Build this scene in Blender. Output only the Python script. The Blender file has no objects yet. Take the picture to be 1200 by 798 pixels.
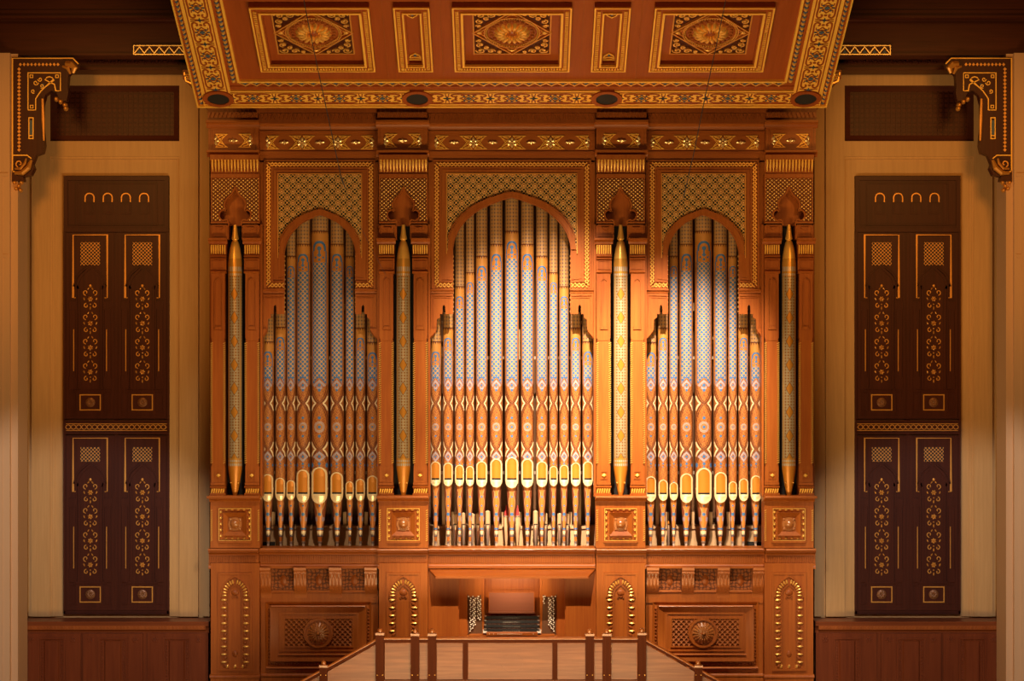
import bpy, bmesh, math, random
from mathutils import Vector, Matrix
random.seed(7)
PI = math.pi
# ------------------------------------------------------------------ camera, world, lights
F, D, ZC, HZ = 2740.0, 45.667, 35/6, 480.0      # focal length in px of a 1200 px wide frame, camera distance, eye height, horizon row
S = bpy.context.scene
COL = S.collection
cam = bpy.data.objects.new('camera', bpy.data.cameras.new('camera'))
COL.objects.link(cam); S.camera = cam
cam.location = (0, -D, ZC); cam.rotation_euler = (PI/2, 0, 0)
cam.data.sensor_width = 36; cam.data.lens = 36*F/1200; cam.data.shift_y = 81/1200
cam.data.clip_end = 300
S.view_settings.view_transform = 'Standard'; S.view_settings.look = 'None'
S.view_settings.gamma = 1; S.view_settings.use_curve_mapping = False
S.view_settings.exposure = -0.08
w = bpy.data.worlds.new('world'); S.world = w; w.use_nodes = True
w.node_tree.nodes['Background'].inputs[0].default_value = (1.0, 0.50, 0.20, 1)
w.node_tree.nodes['Background'].inputs[1].default_value = 0.05

def look(o, tgt):
    o.rotation_euler = (Vector(tgt)-o.location).to_track_quat('-Z', 'Y').to_euler()
def spot(name, loc, tgt, power, col, ang, blend, rad=0.12):
    l = bpy.data.lights.new(name, 'SPOT'); l.energy = power; l.color = col
    l.spot_size = math.radians(ang); l.spot_blend = blend; l.shadow_soft_size = rad
    o = bpy.data.objects.new(name, l); COL.objects.link(o); o.location = loc; look(o, tgt); return o
def area(name, loc, tgt, power, col, sx, sy):
    l = bpy.data.lights.new(name, 'AREA'); l.energy = power; l.color = col
    l.shape = 'RECTANGLE'; l.size = sx; l.size_y = sy
    o = bpy.data.objects.new(name, l); COL.objects.link(o); o.location = loc; look(o, tgt); return o
WARM = (1.0, 0.80, 0.58)
spot('organ_spotlight', (0.4, -7.5, 13.0), (0.5, 0, 6.8), 17000, WARM, 32, 1.0)
spot('organ_spotlight', (0.4, -7.5, 13.0), (0.3, 0, 1.9), 13000, WARM, 31, .9)
spot('organ_spotlight', (3.1, -7.4, 13.0), (3.3, 0, 6.3), 15500, WARM, 27, .8)
spot('organ_spotlight', (3.6, -7.4, 13.0), (4.2, 0, 1.6), 6500, WARM, 24, .9)
spot('organ_spotlight', (-3.4, -7.4, 13.0), (-3.6, 0, 4.5), 2300, WARM, 40, 1.0)
spot('upper_wall_fill', (-8.6, -13, 12.6), (-8.3, .8, 9.6), 2500, (1, .44, .08), 38, .9, .8)  # added warm fill that brightens the upper left wall
spot('upper_wall_fill', (8.6, -13, 12.6), (8.3, .8, 9.6), 2500, (1, .44, .08), 38, .9, .8)  # same added fill for the upper right wall
spot('wall_washlight', (-6.5, -16, 11), (-8.6, .8, 1.7), 4600, (.97, .97, 1), 23, .5, .1)
spot('wall_washlight', (6.5, -16, 11), (8.6, .8, 1.7), 4600, (.97, .97, 1), 23, .5, .1)
area('hall_light', (0, -30, 13), (0, 0, 6), 520, (1, .44, .12), 16, 3)
area('canopy_fill_light', (0, -9.5, .25), (0, -5, 12.4), 1500, (1, .72, .34), 8, 2)  # added upward fill standing in for bounce off the stage floor

# ------------------------------------------------------------------ node maths
class E:
    nt = None
    def __init__(s, v): s.v = v.v if isinstance(v, E) else v
    @staticmethod
    def op(o, *a, clamp=False):
        n = E.nt.nodes.new('ShaderNodeMath'); n.operation = o; n.use_clamp = clamp
        for i, x in enumerate(a):
            x = x.v if isinstance(x, E) else x
            if isinstance(x, (int, float)): n.inputs[i].default_value = x
            else: E.nt.links.new(x, n.inputs[i])
        return E(n.outputs[0])
    def __add__(s, o): return E.op('ADD', s, o)
    __radd__ = __add__
    def __sub__(s, o): return E.op('SUBTRACT', s, o)
    def __rsub__(s, o): return E.op('SUBTRACT', o, s)
    def __mul__(s, o): return E.op('MULTIPLY', s, o)
    __rmul__ = __mul__
    def __truediv__(s, o): return E.op('DIVIDE', s, o)
    def __neg__(s): return E.op('MULTIPLY', s, -1.0)
def Abs(a): return E.op('ABSOLUTE', a)
def Cos(a): return E.op('COSINE', a)
def Sin(a): return E.op('SINE', a)
def Sqrt(a): return E.op('SQRT', a)
def Frac(a): return E.op('FRACT', a)
def Lt(a, b): return E.op('LESS_THAN', a, b)
def Gt(a, b): return E.op('GREATER_THAN', a, b)
def Mn(a, b): return E.op('MINIMUM', a, b)
def Mx(a, b): return E.op('MAXIMUM', a, b)
def And(*a):
    r = a[0]
    for x in a[1:]: r = r*x
    return r
def Or(*a):
    r = a[0]
    for x in a[1:]: r = Mx(r, x)
    return r
def Hyp(a, b): return Sqrt(a*a+b*b)
def mixc(f, a, b):
    n = E.nt.nodes.new('ShaderNodeMix'); n.data_type = 'RGBA'
    for k, x in ((0, f), (6, a), (7, b)):
        x = x.v if isinstance(x, E) else x
        if isinstance(x, (int, float)): n.inputs[k].default_value = x
        elif isinstance(x, tuple): n.inputs[k].default_value = (*x, 1)
        else: E.nt.links.new(x, n.inputs[k])
    return E(n.outputs[2])
def newmat(name):
    m = bpy.data.materials.new(name); m.use_nodes = True
    E.nt = m.node_tree
    return m, m.node_tree.nodes['Principled BSDF']
def put(b, key, val):
    if isinstance(val, E): E.nt.links.new(val.v, b.inputs[key])
    elif isinstance(val, tuple): b.inputs[key].default_value = (*val, 1)
    else: b.inputs[key].default_value = val
def bumpn(b, h, strength=.3, dist=.02):
    n = E.nt.nodes.new('ShaderNodeBump'); n.inputs['Strength'].default_value = strength; n.inputs['Distance'].default_value = dist
    E.nt.links.new(h.v, n.inputs['Height']); E.nt.links.new(n.outputs[0], b.inputs['Normal'])
def noise(vec, scale, detail=3, rough=.5):
    n = E.nt.nodes.new('ShaderNodeTexNoise'); n.inputs['Scale'].default_value = scale
    n.inputs['Detail'].default_value = detail; n.inputs['Roughness'].default_value = rough
    E.nt.links.new(vec, n.inputs['Vector']); return E(n.outputs[0])
def mapped(sc, src='Object'):
    t = E.nt.nodes.new('ShaderNodeTexCoord'); mp = E.nt.nodes.new('ShaderNodeMapping')
    mp.inputs['Scale'].default_value = sc; E.nt.links.new(t.outputs[src], mp.inputs[0]); return mp.outputs[0]
def uvs(name='UVMap'):
    n = E.nt.nodes.new('ShaderNodeUVMap'); n.uv_map = name
    s = E.nt.nodes.new('ShaderNodeSeparateXYZ'); E.nt.links.new(n.outputs[0], s.inputs[0])
    return E(s.outputs[0]), E(s.outputs[1])
def wood(name, c, c2=None, axis=2, rough=.45, coat=0.0, amp=1.0, spec=.22):
    m, b = newmat(name)
    sc = [14, 14, 14]; sc[axis] = .7
    n1 = noise(mapped(tuple(sc)), 1.5, 5, .62)
    sc2 = [2.2, 2.2, 2.2]; sc2[axis] = .4
    n2 = noise(mapped(tuple(sc2)), 1.0, 2)
    c2 = c2 or tuple(x*.55 for x in c)
    f = E.op('MULTIPLY_ADD', (n1*.6+n2*.4)-.35, 2.6*amp, .1, clamp=True)
    put(b, 'Base Color', mixc(f, c, c2)); put(b, 'Roughness', rough)
    put(b, 'Coat Weight', coat); put(b, 'Coat Roughness', .3); put(b, 'Specular IOR Level', spec)
    bumpn(b, n1, .12, .01)
    return m
def plain(name, c, rough=.5, metal=0.0, vary=.12, scale=6):
    m, b = newmat(name)
    n = noise(mapped((1, 1, 1)), scale, 3)
    put(b, 'Base Color', mixc(n, tuple(x*(1-vary) for x in c), tuple(min(1, x*(1+vary)) for x in c)))
    put(b, 'Roughness', rough); put(b, 'Metallic', metal)
    return m
ORANGE = (.42, .115, .015)
M = {}
M['wood'] = wood('organ_wood', ORANGE, (.26, .055, .007), coat=.04)
M['wood_h'] = wood('organ_wood_level', ORANGE, (.26, .055, .007), axis=0, coat=.10)
M['carve'] = wood('carved_wood', (.34, .088, .016), (.22, .05, .009), rough=.38)
M['dark'] = wood('dark_mahogany', (.075, .017, .008), (.045, .010, .005), rough=.4, spec=.15)
M['dark_h'] = wood('dark_mahogany_level', (.095, .020, .008), (.055, .012, .005), axis=0, rough=.4, spec=.15)
M['dado'] = wood('red_mahogany', (.19, .042, .012), (.115, .023, .007), rough=.4, spec=.15)
M['dado_h'] = wood('red_mahogany_level', (.22, .055, .016), (.15, .033, .009), axis=0, rough=.35, spec=.15)
M['oak'] = wood('pale_oak', (.62, .35, .14), (.47, .25, .092), rough=.5, coat=.05, amp=.8)
M['oak_h'] = wood('pale_oak_level', (.62, .35, .14), (.47, .25, .092), axis=0, rough=.5, coat=.05, amp=.8)
M['pillar'] = wood('pillar_oak', (.62, .36, .19), (.54, .30, .15), rough=.5, amp=.5)
M['canopy'] = wood('canopy_wood', (.34, .075, .014), (.25, .05, .009), axis=1, rough=.35)
M['floor'] = wood('stage_floor', (.34, .14, .06), axis=0, rough=.5)
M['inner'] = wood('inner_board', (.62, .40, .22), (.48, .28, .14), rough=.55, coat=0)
M['inner_dark'] = wood('inner_dark_board', (.16, .07, .03), rough=.6, coat=0)  # dark brown wood for interior boards
M['gold'] = plain('gilding', (.98, .52, .11), .33, .5, .12, 9)
M['goldp'] = plain('gold_paint', (.95, .50, .07), .42, .2, .10, 5)
M['goldd'] = plain('darker_gilding', (.66, .29, .05), .42, .4, .2, 9)  # darker, rougher gilding
M['polish'] = wood('polished_carving', (.48, .18, .045), (.34, .10, .02), rough=.25, coat=.8, spec=.6)
M['mouth'] = plain('polished_gilt_lip', (.98, .76, .44), .28, .3, .05, 4)
M['lip'] = plain('gilt_mouth_plate', (.60, .215, .02), .4, .25, .06, 3)
M['goldb'] = plain('bright_sparkle_gilding', (1, .66, .26), .25, .35, .1, 9)  # paler gilding: frieze sparkle put into the colour, also used for the zigzag inlay
M['rosed'] = plain('bronzed_rosette', (.22, .085, .03), .35, .3, .15, 9)
M['silver'] = plain('pipe_metal', (.72, .60, .48), .3, .8, .08, 4)
M['blue'] = plain('blue_paint', (.045, .085, .14), .5, 0, .15, 9)
M['blackp'] = plain('black_lacquer_and_gap_shade', (.010, .007, .005), .7, 0, .1, 3)  # black parts, and painted dark of slits, slots and holes
M['ivory'] = plain('ivory_knob', (.82, .74, .60), .35, 0, .05, 9)
M['red'] = plain('red_felt', (.45, .03, .03), .8, 0, .1, 9)
M['cable'] = plain('grey_cable', (.10, .10, .13), .5, .1, .05, 3)
M['steel'] = plain('steel', (.5, .5, .52), .3, .9, .05, 3)
M['panelg'] = wood('glossy_veneer', (.42, .125, .045), (.24, .06, .02), axis=0, rough=.3, coat=.12, amp=1.6)
M['postw'] = wood('post_wood', (.12, .024, .005), (.08, .015, .003), rough=.5, spec=.06)
M['nose'] = wood('polished_highlight_wood', (.50, .15, .03), (.40, .105, .018), axis=0, rough=.35, coat=.8, spec=.6)  # paler, glossier organ wood; edge highlights are put into its colour
M['desk'] = wood('music_desk_wood', (.24, .085, .05), (.20, .07, .038), axis=0, rough=.35, amp=.6)

BLUE = (.05, .17, .42)
def pipe_mat(foot=False):
    m, b = newmat('painted_pipe_foot' if foot else 'painted_pipe')
    a, Y = uvs('UVMap'); R, d = uvs('Arch')
    ax = Abs(a); rel = ax/R
    GO = (.54, .20, .03); BR = (.30, .10, .025); DK = (.13, .035, .015); GREY = (.27, .215, .20); CREAM = (.80, .66, .42); TAN = (.50, .32, .17)
    A = Cos(a*(2*PI/5.3)); Bv = Cos(Y*(2*PI/5.3)); AB = Abs(A+Bv)
    # lattice zone
    lat = mixc(Lt(AB, .46), GREY, (.62, .33, .12))
    lat = mixc(Gt(AB, .88), lat, BLUE)
    lat = mixc(Gt(rel, .80), lat, BLUE); lat = mixc(Gt(rel, .88), lat, (.40, .15, .04))
    # keyhole arch zone
    q = d/R
    top = Abs(Hyp(rel, q+.8)-.68)
    arch = Or(And(Lt(top, .14), Gt(q, -.8)), And(Lt(Abs(rel-.70), .13), Lt(q, -.8), Gt(q, -1.15)), And(Lt(Abs(rel-.86), .10), Lt(q, -1.1)))
    knob = Or(Lt(Hyp(rel, q+.85), .25), And(Lt(rel, .10), Lt(q, -.8), Gt(q, -1.5)), Lt(rel+Abs(q+1.62), .27), Lt(Hyp(rel, q+2.15), .15), Lt(Hyp(rel-.45, q+1.9), .12))
    key = mixc(Or(arch, knob), GO, BLUE)
    # orange gap with scallops, then pale diaper
    scal = And(Gt(d, 8.0+Abs(Sin(a*1.1))*3.0), Lt(d, 12.0))
    gap = mixc(scal, (.56, .24, .05), DK)
    A2 = Cos(a*(2*PI/3.7)); B2 = Cos(Y*(2*PI/4.2)); C2 = A2+B2
    dia = mixc(Gt(C2, .9), (.42, .24, .12), (.60, .28, .05)); dia = mixc(Lt(C2, -1.2), dia, (.17, .075, .04)); dia = mixc(Gt(rel, 1.05), dia, (.30, .13, .04))
    up = mixc(Gt(d, 12.0), gap, dia)
    hi = mixc(Gt(d, 0.0), mixc(Lt(q, -2.45), key, lat), up)
    # medallion zone
    p = Frac((Y+64.4)/53.7)          # crosses at rows 465.3 and 519
    wv = E.op('POWER', Abs(Sin(p*PI)), .62)*1.28
    dm = (p-.515)*53.7
    fil = Cos(a*2.9+Sin(Y*1.3)*1.2)*Cos(Y*1.9+Sin(a*1.7))
    body = mixc(Gt(fil, .28), (.44, .155, .035), (.22, .06, .025)); body = mixc(Lt(fil, -.5), body, (.56, .23, .045))
    body = mixc(And(Lt(Abs(rel-wv+.26), .06), Lt(rel, 2.0)), body, DK)
    body = mixc(Lt(Abs(rel-wv), .10), body, DK)
    out = Gt(rel-wv, .10)
    band = And(Gt(rel-wv, .20), Lt(rel-wv, .50), Gt(rel, .40), Gt(Abs(p-.5), .34))
    body = mixc(out, body, BR); body = mixc(band, body, CREAM)
    hy = Hyp(a, dm)/R
    mid = And(Gt(Y, 478.0), Lt(Y, 508.0))
    body = mixc(And(mid, Lt(hy, .64)), body, (.40, .34, .36)); body = mixc(And(mid, Lt(hy, .40)), body, (.44, .19, .06))
    body = mixc(And(Lt(hy, .55), Gt(hy, .49), mid), body, (.44, .20, .08))
    dl = Abs(Y-451.5); dl2 = Abs(Y-535.0); dmn = Mn(dl, dl2)
    body = mixc(And(Lt(rel*.9+dmn/8.5, .75), Gt(rel*.9+dmn/8.5, .38)), body, (.38, .32, .36))
    dots = Or(And(mid, Lt(hy, .17)), Lt(Hyp(a, Abs(dm)-10.7)/R, .17), Lt(Hyp(a, dmn)/R, .19), Lt(Hyp(a, Abs(Y-547.0))/R, .12))
    body = mixc(dots, body, BLUE)
    small = Or(Lt(Hyp(ax-R*.42, Abs(dm)-7.0)/R, .10), Lt(Hyp(a, Abs(dm)-17.0)/R, .09), Lt(Hyp(ax-R*.28, Abs(dm)-26.5)/R, .08))
    body = mixc(small, body, (.30, .07, .02))
    side = And(Gt(Y, 540.0), Lt(Hyp(ax-R*1.0, Y-545.0), R*.36-1.0)); body = mixc(side, body, BLUE)
    # lattice meets the medallion zone in an ogee: blue flanks
    edge = 446.5-4.5*Cos(rel*3.0)
    col = mixc(Gt(Y, edge), hi, body)
    col = mixc(And(Gt(Y, 440.0), Lt(Y, 449.0), Lt(Abs(Y-edge), .9)), col, BLUE)
    if foot: return foot_mat(m, b, a, Y, R, rel)
    put(b, 'Base Color', col); put(b, 'Roughness', .40); put(b, 'Metallic', .08)
    put(b, 'Coat Weight', .15); put(b, 'Coat Roughness', .25)
    return m
def foot_mat(m, b, a, Y, R, rel):
    wv = .50+.26*Sin(Y*.30+.6)
    fo = mixc(Gt(rel, wv), (.58, .19, .03), (.26, .075, .03))
    fo = mixc(Lt(Abs(rel-wv-.10), .07), fo, (.56, .38, .18))
    fo = mixc(Lt(Hyp(a, Y-602.5), 2.0), fo, BLUE); fo = mixc(Lt(Hyp(a, Y-592.5), 1.1), fo, BLUE); fo = mixc(Lt(Hyp(a, Y-582.0), 1.2), fo, BLUE)
    fo = mixc(And(Gt(Y, 606.0), Lt(Y, 610.5), Gt(rel, .45)), fo, (.36, .28, .36))
    for y0, y1, c in ((618.5, 620.5, BLUE), (622, 625.6, (.80, .66, .42)), (625.6, 628.6, BLUE), (628.6, 634, (.58, .19, .03)), (634, 636.5, BLUE), (636.5, 660, (.55, .45, .36))):
        fo = mixc(And(Gt(Y, float(y0)), Lt(Y, float(y1))), fo, c)
    put(b, 'Base Color', fo); put(b, 'Roughness', .40); put(b, 'Metallic', .08)
    return m
M['pipe'] = pipe_mat(); M['foot'] = pipe_mat(True)
def tower_pipe_mat():
    m, b = newmat('gilded_lace_pipe')
    a, Y = uvs('UVMap'); R, _ = uvs('Arch')
    rel = Abs(a)/R
    p = Frac((Y-414.0)/27.6)
    lz = rel/.62+Abs(p-.5)/.30
    A = Cos(a*(2*PI/3.4)); Bv = Cos(Y*(2*PI/3.4)); C = A+Bv
    lace = mixc(Gt(C, -.55), (.36, .15, .03), (.54, .41, .24))
    lace = mixc(Lt(Abs(rel-1.0), .10), lace, (.80, .46, .12))
    col = mixc(Lt(lz, 1.12), lace, (.56, .46, .30)); col = mixc(Lt(lz, 1.0), col, (.20, .08, .02)); col = mixc(Lt(lz, .86), col, (.64, .26, .03))
    ring = And(Gt(Sin(a*2.6), -.3), Or(Lt(Abs(Y-315.5), 2.6), Lt(Abs(Y-322.0), 1.2), Lt(Abs(Y-540.0), 1.2), Lt(Abs(Y-545.0), 2.0)))
    plainz = Or(Lt(Y, 324.0), Gt(Y, 537.0))
    col = mixc(plainz, col, (.70, .34, .06)); col = mixc(ring, col, (.66, .60, .52))
    put(b, 'Base Color', col); put(b, 'Roughness', .30); put(b, 'Metallic', .5)
    return m
M['tower_pipe'] = tower_pipe_mat()
def lattice_mat(name, kind):
    m, b = newmat(name)
    x, Y = uvs('UVMap')
    if kind == 'dots':
        C = Abs(Cos(x*(2*PI/5.0))+Cos(Y*(2*PI/4.4))); g = Gt(C, 1.05)
        col = mixc(g, (.20, .055, .014), (.92, .52, .13)); metal = g*.6; bumpn(b, C, .6, .02)
    elif kind == 'fine':
        C = Abs(Cos(x*(2*PI/4.2))+Cos(Y*(2*PI/4.2))); g = Lt(C, .5)
        col = mixc(g, (.02, .008, .005), (.62, .28, .07)); metal = g*.5
    elif kind == 'relief':
        C = Abs(Cos(x*(2*PI/6.0))+Cos(Y*(2*PI/6.0))); g = Lt(C, .6)
        col = mixc(g, (.25, .065, .014), (.46, .14, .032)); metal = g*0.0; bumpn(b, 0-C, .8, .03)
    elif kind == 'carved':
        n = noise(mapped((1, 1, 1)), 9, 2)
        C = Cos(x*.72+n*5)*Cos(Y*.72+n*5)
        g = Gt(Abs(C), .35); col = mixc(g, (.11, .03, .010), (.30, .085, .02)); metal = g*0.0; bumpn(b, C, .25, .02)
    else:
        K = 2*PI/13.2
        A = Cos(x*K); B = Cos(Y*K); S1 = Abs(A+B)
        H = Cos(x*K*3)+Cos(Y*K*3)
        H2 = Cos((x+Y)*K*1.5)*Cos((x-Y)*K*1.5)
        col = mixc(Gt(Abs(H2), .25), (.72, .40, .11), (.012, .008, .006))  # black colour stands in for the dark of the pierced holes
        col = mixc(Lt(Abs(S1-1.08), .16), col, (.78, .44, .12))
        col = mixc(Gt(S1, 1.28), col, (.30, .085, .02)); col = mixc(Lt(Abs(S1-1.6), .1), col, (.8, .45, .13)); col = mixc(Gt(S1, 1.9), col, (.85, .5, .15))
        col = mixc(Lt(S1, .10), col, (.72, .40, .11))
        metal = 0.15; bumpn(b, S1, .3, .02)
    put(b, 'Base Color', col); put(b, 'Metallic', metal); put(b, 'Roughness', .5 if kind not in ('carved', 'relief') else .65); put(b, 'Specular IOR Level', .3)
    return m
for k in ('dots', 'fine', 'relief', 'carved', 'star'): M[k] = lattice_mat('lattice_'+k, k)

# ------------------------------------------------------------------ geometry helpers
def PL(y0, mirror=False):
    k = (D+y0)/F
    def f(u, v, w):
        if mirror: u = 1200-u
        return ((u-600)*k, y0-w/60, ZC+(HZ-v)*k)
    return f
def LOC(u, v, w): return (u/60, v/60, w/60)

class MB:
    def __init__(s, m, base=(0, 0, 0)):
        s.m, s.v, s.f, s.uv, s.uv2 = m, [], [], [], []
    def P(s, pts): 
        i = len(s.v)
        for p in pts:
            s.v.append(s.m(*p)); s.uv.append((p[0], p[1])); s.uv2.append((0, 0))
        return i
    def box(s, u0, u1, v0, v1, w0, w1):
        i = s.P([(u0, v0, w0), (u1, v0, w0), (u1, v1, w0), (u0, v1, w0), (u0, v0, w1), (u1, v0, w1), (u1, v1, w1), (u0, v1, w1)])
        for f in ((0, 1, 2, 3), (4, 5, 6, 7), (0, 1, 5, 4), (1, 2, 6, 5), (2, 3, 7, 6), (3, 0, 4, 7)): s.f.append([i+k for k in f])
        return s
    def chbox(s, u0, u1, v0, v1, w0, w1, c):     # block with chamfered front edges
        i = s.P([(u0, v0, w0), (u1, v0, w0), (u1, v1, w0), (u0, v1, w0), (u0, v0, w1-c), (u1, v0, w1-c), (u1, v1, w1-c), (u0, v1, w1-c),
                 (u0+c, v0+c, w1), (u1-c, v0+c, w1), (u1-c, v1-c, w1), (u0+c, v1-c, w1)])
        for f in ((0, 1, 2, 3), (0, 1, 5, 4), (1, 2, 6, 5), (2, 3, 7, 6), (3, 0, 4, 7), (4, 5, 9, 8), (5, 6, 10, 9), (6, 7, 11, 10), (7, 4, 8, 11), (8, 9, 10, 11)): s.f.append([i+k for k in f])
        return s
    def prism(s, poly, w0, w1):
        n = len(poly)
        i = s.P([(p[0], p[1], w0) for p in poly]); j = s.P([(p[0], p[1], w1) for p in poly])
        s.f.append([i+k for k in range(n)]); s.f.append([j+k for k in range(n)])
        for k in range(n): l = (k+1) % n; s.f.append([i+k, i+l, j+l, j+k])
        return s
    def ring(s, u0, u1, v0, v1, t, w0, w1, tv=None):
        tv = tv or t
        a = [(u0, v0), (u1, v0), (u1, v1), (u0, v1)]; b = [(u0+t, v0+tv), (u1-t, v0+tv), (u1-t, v1-tv), (u0+t, v1-tv)]
        i = s.P([(*p, w0) for p in a]+[(*p, w0) for p in b]+[(*p, w1) for p in a]+[(*p, w1) for p in b])
        for k in range(4):
            l = (k+1) % 4
            for f in ((k, l, 4+l, 4+k), (8+k, 8+l, 12+l, 12+k), (k, l, 8+l, 8+k), (4+k, 4+l, 12+l, 12+k)): s.f.append([i+x for x in f])
        return s
    def slope_ring(s, u0, u1, v0, v1, t, w0, w1):   # moulded frame, outer edge at w1, inner edge sloping to w0
        a = [(u0, v0), (u1, v0), (u1, v1), (u0, v1)]; b = [(u0+t, v0+t), (u1-t, v0+t), (u1-t, v1-t), (u0+t, v1-t)]
        i = s.P([(*p, 0) for p in a]+[(*p, 0) for p in b]+[(*p, w1) for p in a]+[(*p, w0) for p in b])
        for k in range(4):
            l = (k+1) % 4
            for f in ((k, l, 4+l, 4+k), (8+k, 8+l, 12+l, 12+k), (k, l, 8+l, 8+k), (4+k, 4+l, 12+l, 12+k)): s.f.append([i+x for x in f])
        return s
    def prof(s, u0, u1, pts):     # pts (w, v) polygon swept along u
        n = len(pts)
        i = s.P([(u0, p[1], p[0]) for p in pts]); j = s.P([(u1, p[1], p[0]) for p in pts])
        s.f.append([i+k for k in range(n)]); s.f.append([j+k for k in range(n)])
        for k in range(n): l = (k+1) % n; s.f.append([i+k, i+l, j+l, j+k])
        return s
    def mould(s, u0, u1, v0, v1, w0, w1, kind='crown', n=5):   # v0 top .. v1 bottom
        h = v1-v0; q = w1-w0
        if kind == 'crown':
            pts = [(w1, v0), (w1, v0+.28*h)]+[(w1-q*math.sin(k/n*PI/2), v0+h*(.28+.72*(1-math.cos(k/n*PI/2)))) for k in range(n+1)]
        elif kind == 'base':
            pts = [(w0+q*math.sin(k/n*PI/2), v0+h*.72*(1-math.cos(k/n*PI/2))) for k in range(n+1)]+[(w1, v1)]
        else:
            pts = [(w0+q*math.sin(k/n*PI), v0+h*k/n) for k in range(n+1)]
        pts = [(w0-2, v0)]+pts+[(w0-2, v1)]
        return s.prof(u0, u1, pts)
    def band(s, path, t, w0, w1, closed=False):
        n = len(path); L, R_ = [], []
        for k in range(n):
            a = path[(k-1) % n] if (k or closed) else path[0]; b = path[(k+1) % n] if (k < n-1 or closed) else path[-1]
            dx, dy = b[0]-a[0], b[1]-a[1]; l = math.hypot(dx, dy) or 1
            c = 1.0
            if 0 < k < n-1 or closed:
                p = path[k]; x1, y1 = p[0]-a[0], p[1]-a[1]; l1 = math.hypot(x1, y1) or 1
                c = max(.45, abs((x1*dx+y1*dy)/(l1*l)))
            nx, ny = -dy/l*t/2/c, dx/l*t/2/c
            L.append((path[k][0]+nx, path[k][1]+ny)); R_.append((path[k][0]-nx, path[k][1]-ny))
        i = s.P([(*p, w0) for p in L]+[(*p, w0) for p in R_]+[(*p, w1) for p in L]+[(*p, w1) for p in R_])
        for k in range(n if closed else n-1):
            l = (k+1) % n
            for f in ((k, l, n+l, n+k), (2*n+k, 2*n+l, 3*n+l, 3*n+k), (k, l, 2*n+l, 2*n+k), (n+k, n+l, 3*n+l, 3*n+k)): s.f.append([i+x for x in f])
        if not closed:
            for k in (0, n-1): s.f.append([i+k, i+n+k, i+3*n+k, i+2*n+k])
        return s
    def dome(s, u, v, ru, rv, w, h, seg=8, rings=3, rot=0):
        c, sn = math.cos(rot), math.sin(rot); pts = []
        for r in range(rings):
            a = r/rings*PI/2
            for k in range(seg):
                t = 2*PI*k/seg; x, y = ru*math.cos(a)*math.cos(t), rv*math.cos(a)*math.sin(t)
                pts.append((u+x*c-y*sn, v+x*sn+y*c, w+h*math.sin(a)))
        pts.append((u, v, w+h)); i = s.P(pts)
        for r in range(rings-1):
            for k in range(seg): l = (k+1) % seg; s.f.append([i+r*seg+k, i+r*seg+l, i+(r+1)*seg+l, i+(r+1)*seg+k])
        b = i+(rings-1)*seg
        for k in range(seg): s.f.append([b+k, b+(k+1) % seg, i+rings*seg])
        s.f.append([i+k for k in range(seg)])
        return s
    def disc(s, u, v, r, w0, w1, seg=20, rv=None):
        rv = rv or r
        return s.prism([(u+r*math.cos(2*PI*k/seg), v+rv*math.sin(2*PI*k/seg)) for k in range(seg)], w0, w1)
    def flower(s, u, v, R, n, w, h, a0=0, fat=.32):
        for k in range(n):
            a = a0+2*PI*k/n
            s.dome(u+.56*R*math.cos(a), v+.56*R*math.sin(a), .44*R, fat*R, w, h, 6, 2, a)
        s.dome(u, v, .26*R, .26*R, w, h*1.3, 8, 2); return s
    def tube(s, path, r, seg=6):
        rs = r if isinstance(r, (list, tuple)) else [r]*len(path)
        P3 = [Vector(p) for p in path]; n = len(P3); i = None
        for k in range(n):
            t = (P3[min(k+1, n-1)]-P3[max(k-1, 0)]).normalized()
            a = t.cross(Vector((0, 0, 1)));
            if a.length < .05: a = t.cross(Vector((0, 1, 0)))
            a.normalize(); b = t.cross(a)
            j = s.P([tuple(P3[k]+rs[k]*(math.cos(2*PI*q/seg)*a+math.sin(2*PI*q/seg)*b)) for q in range(seg)])
            if i is not None:
                for q in range(seg): l = (q+1) % seg; s.f.append([i+q, i+l, j+l, j+q])
            else: s.f.append([j+q for q in range(seg)])
            i = j
        s.f.append([i+q for q in range(seg)]); return s
    def lathe(s, u, w, prof, seg=20, a0=0, caps=True, Rref=None, arch=0, uvmode=False):
        rows = []
        full = seg+1 if uvmode else seg
        for r, v in prof:
            pts = []; i = len(s.v)
            for k in range(full):
                a = a0+2*PI*k/seg+PI*1.0
                # start the seam at the back: angle measured from the front
                th = -PI+2*PI*k/seg
                pts.append((u+r*math.sin(th), v, w+r*math.cos(th)))
                s.v.append(s.m(*pts[-1]))
                s.uv.append((r*th, v) if uvmode else (pts[-1][0], v)); s.uv2.append((max(r, .01), arch-v))
            rows.append(i)
        for a, b in zip(rows, rows[1:]):
            for k in range(seg):
                l = k+1 if uvmode else (k+1) % seg
                s.f.append([a+k, a+l, b+l, b+k])
        if caps:
            s.f.append([rows[0]+k for k in range(seg)]); s.f.append([rows[-1]+k for k in range(seg)])
        return s
    def build(s, name, mat, parent=None, smooth=30, uv=False, **kw):
        base = Vector((0, 0, 0)); o_ = parent
        while o_ is not None and o_.get('_l') is None: base += o_.location; o_ = o_.parent
        if parent is None and kw.get('base') is not None: base = Vector(kw['base'])
        me = bpy.data.meshes.new(name); me.from_pydata([tuple(Vector(v)-base) for v in s.v], [], s.f)
        if uv:
            u1 = me.uv_layers.new(name='UVMap'); u2 = me.uv_layers.new(name='Arch')
            for lp in me.loops:
                u1.data[lp.index].uv = s.uv[lp.vertex_index]; u2.data[lp.index].uv = s.uv2[lp.vertex_index]
        bm = bmesh.new(); bm.from_mesh(me); bmesh.ops.recalc_face_normals(bm, faces=bm.faces)
        bm.to_mesh(me); bm.free()
        me.materials.append(M[mat]); me.validate()
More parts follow.
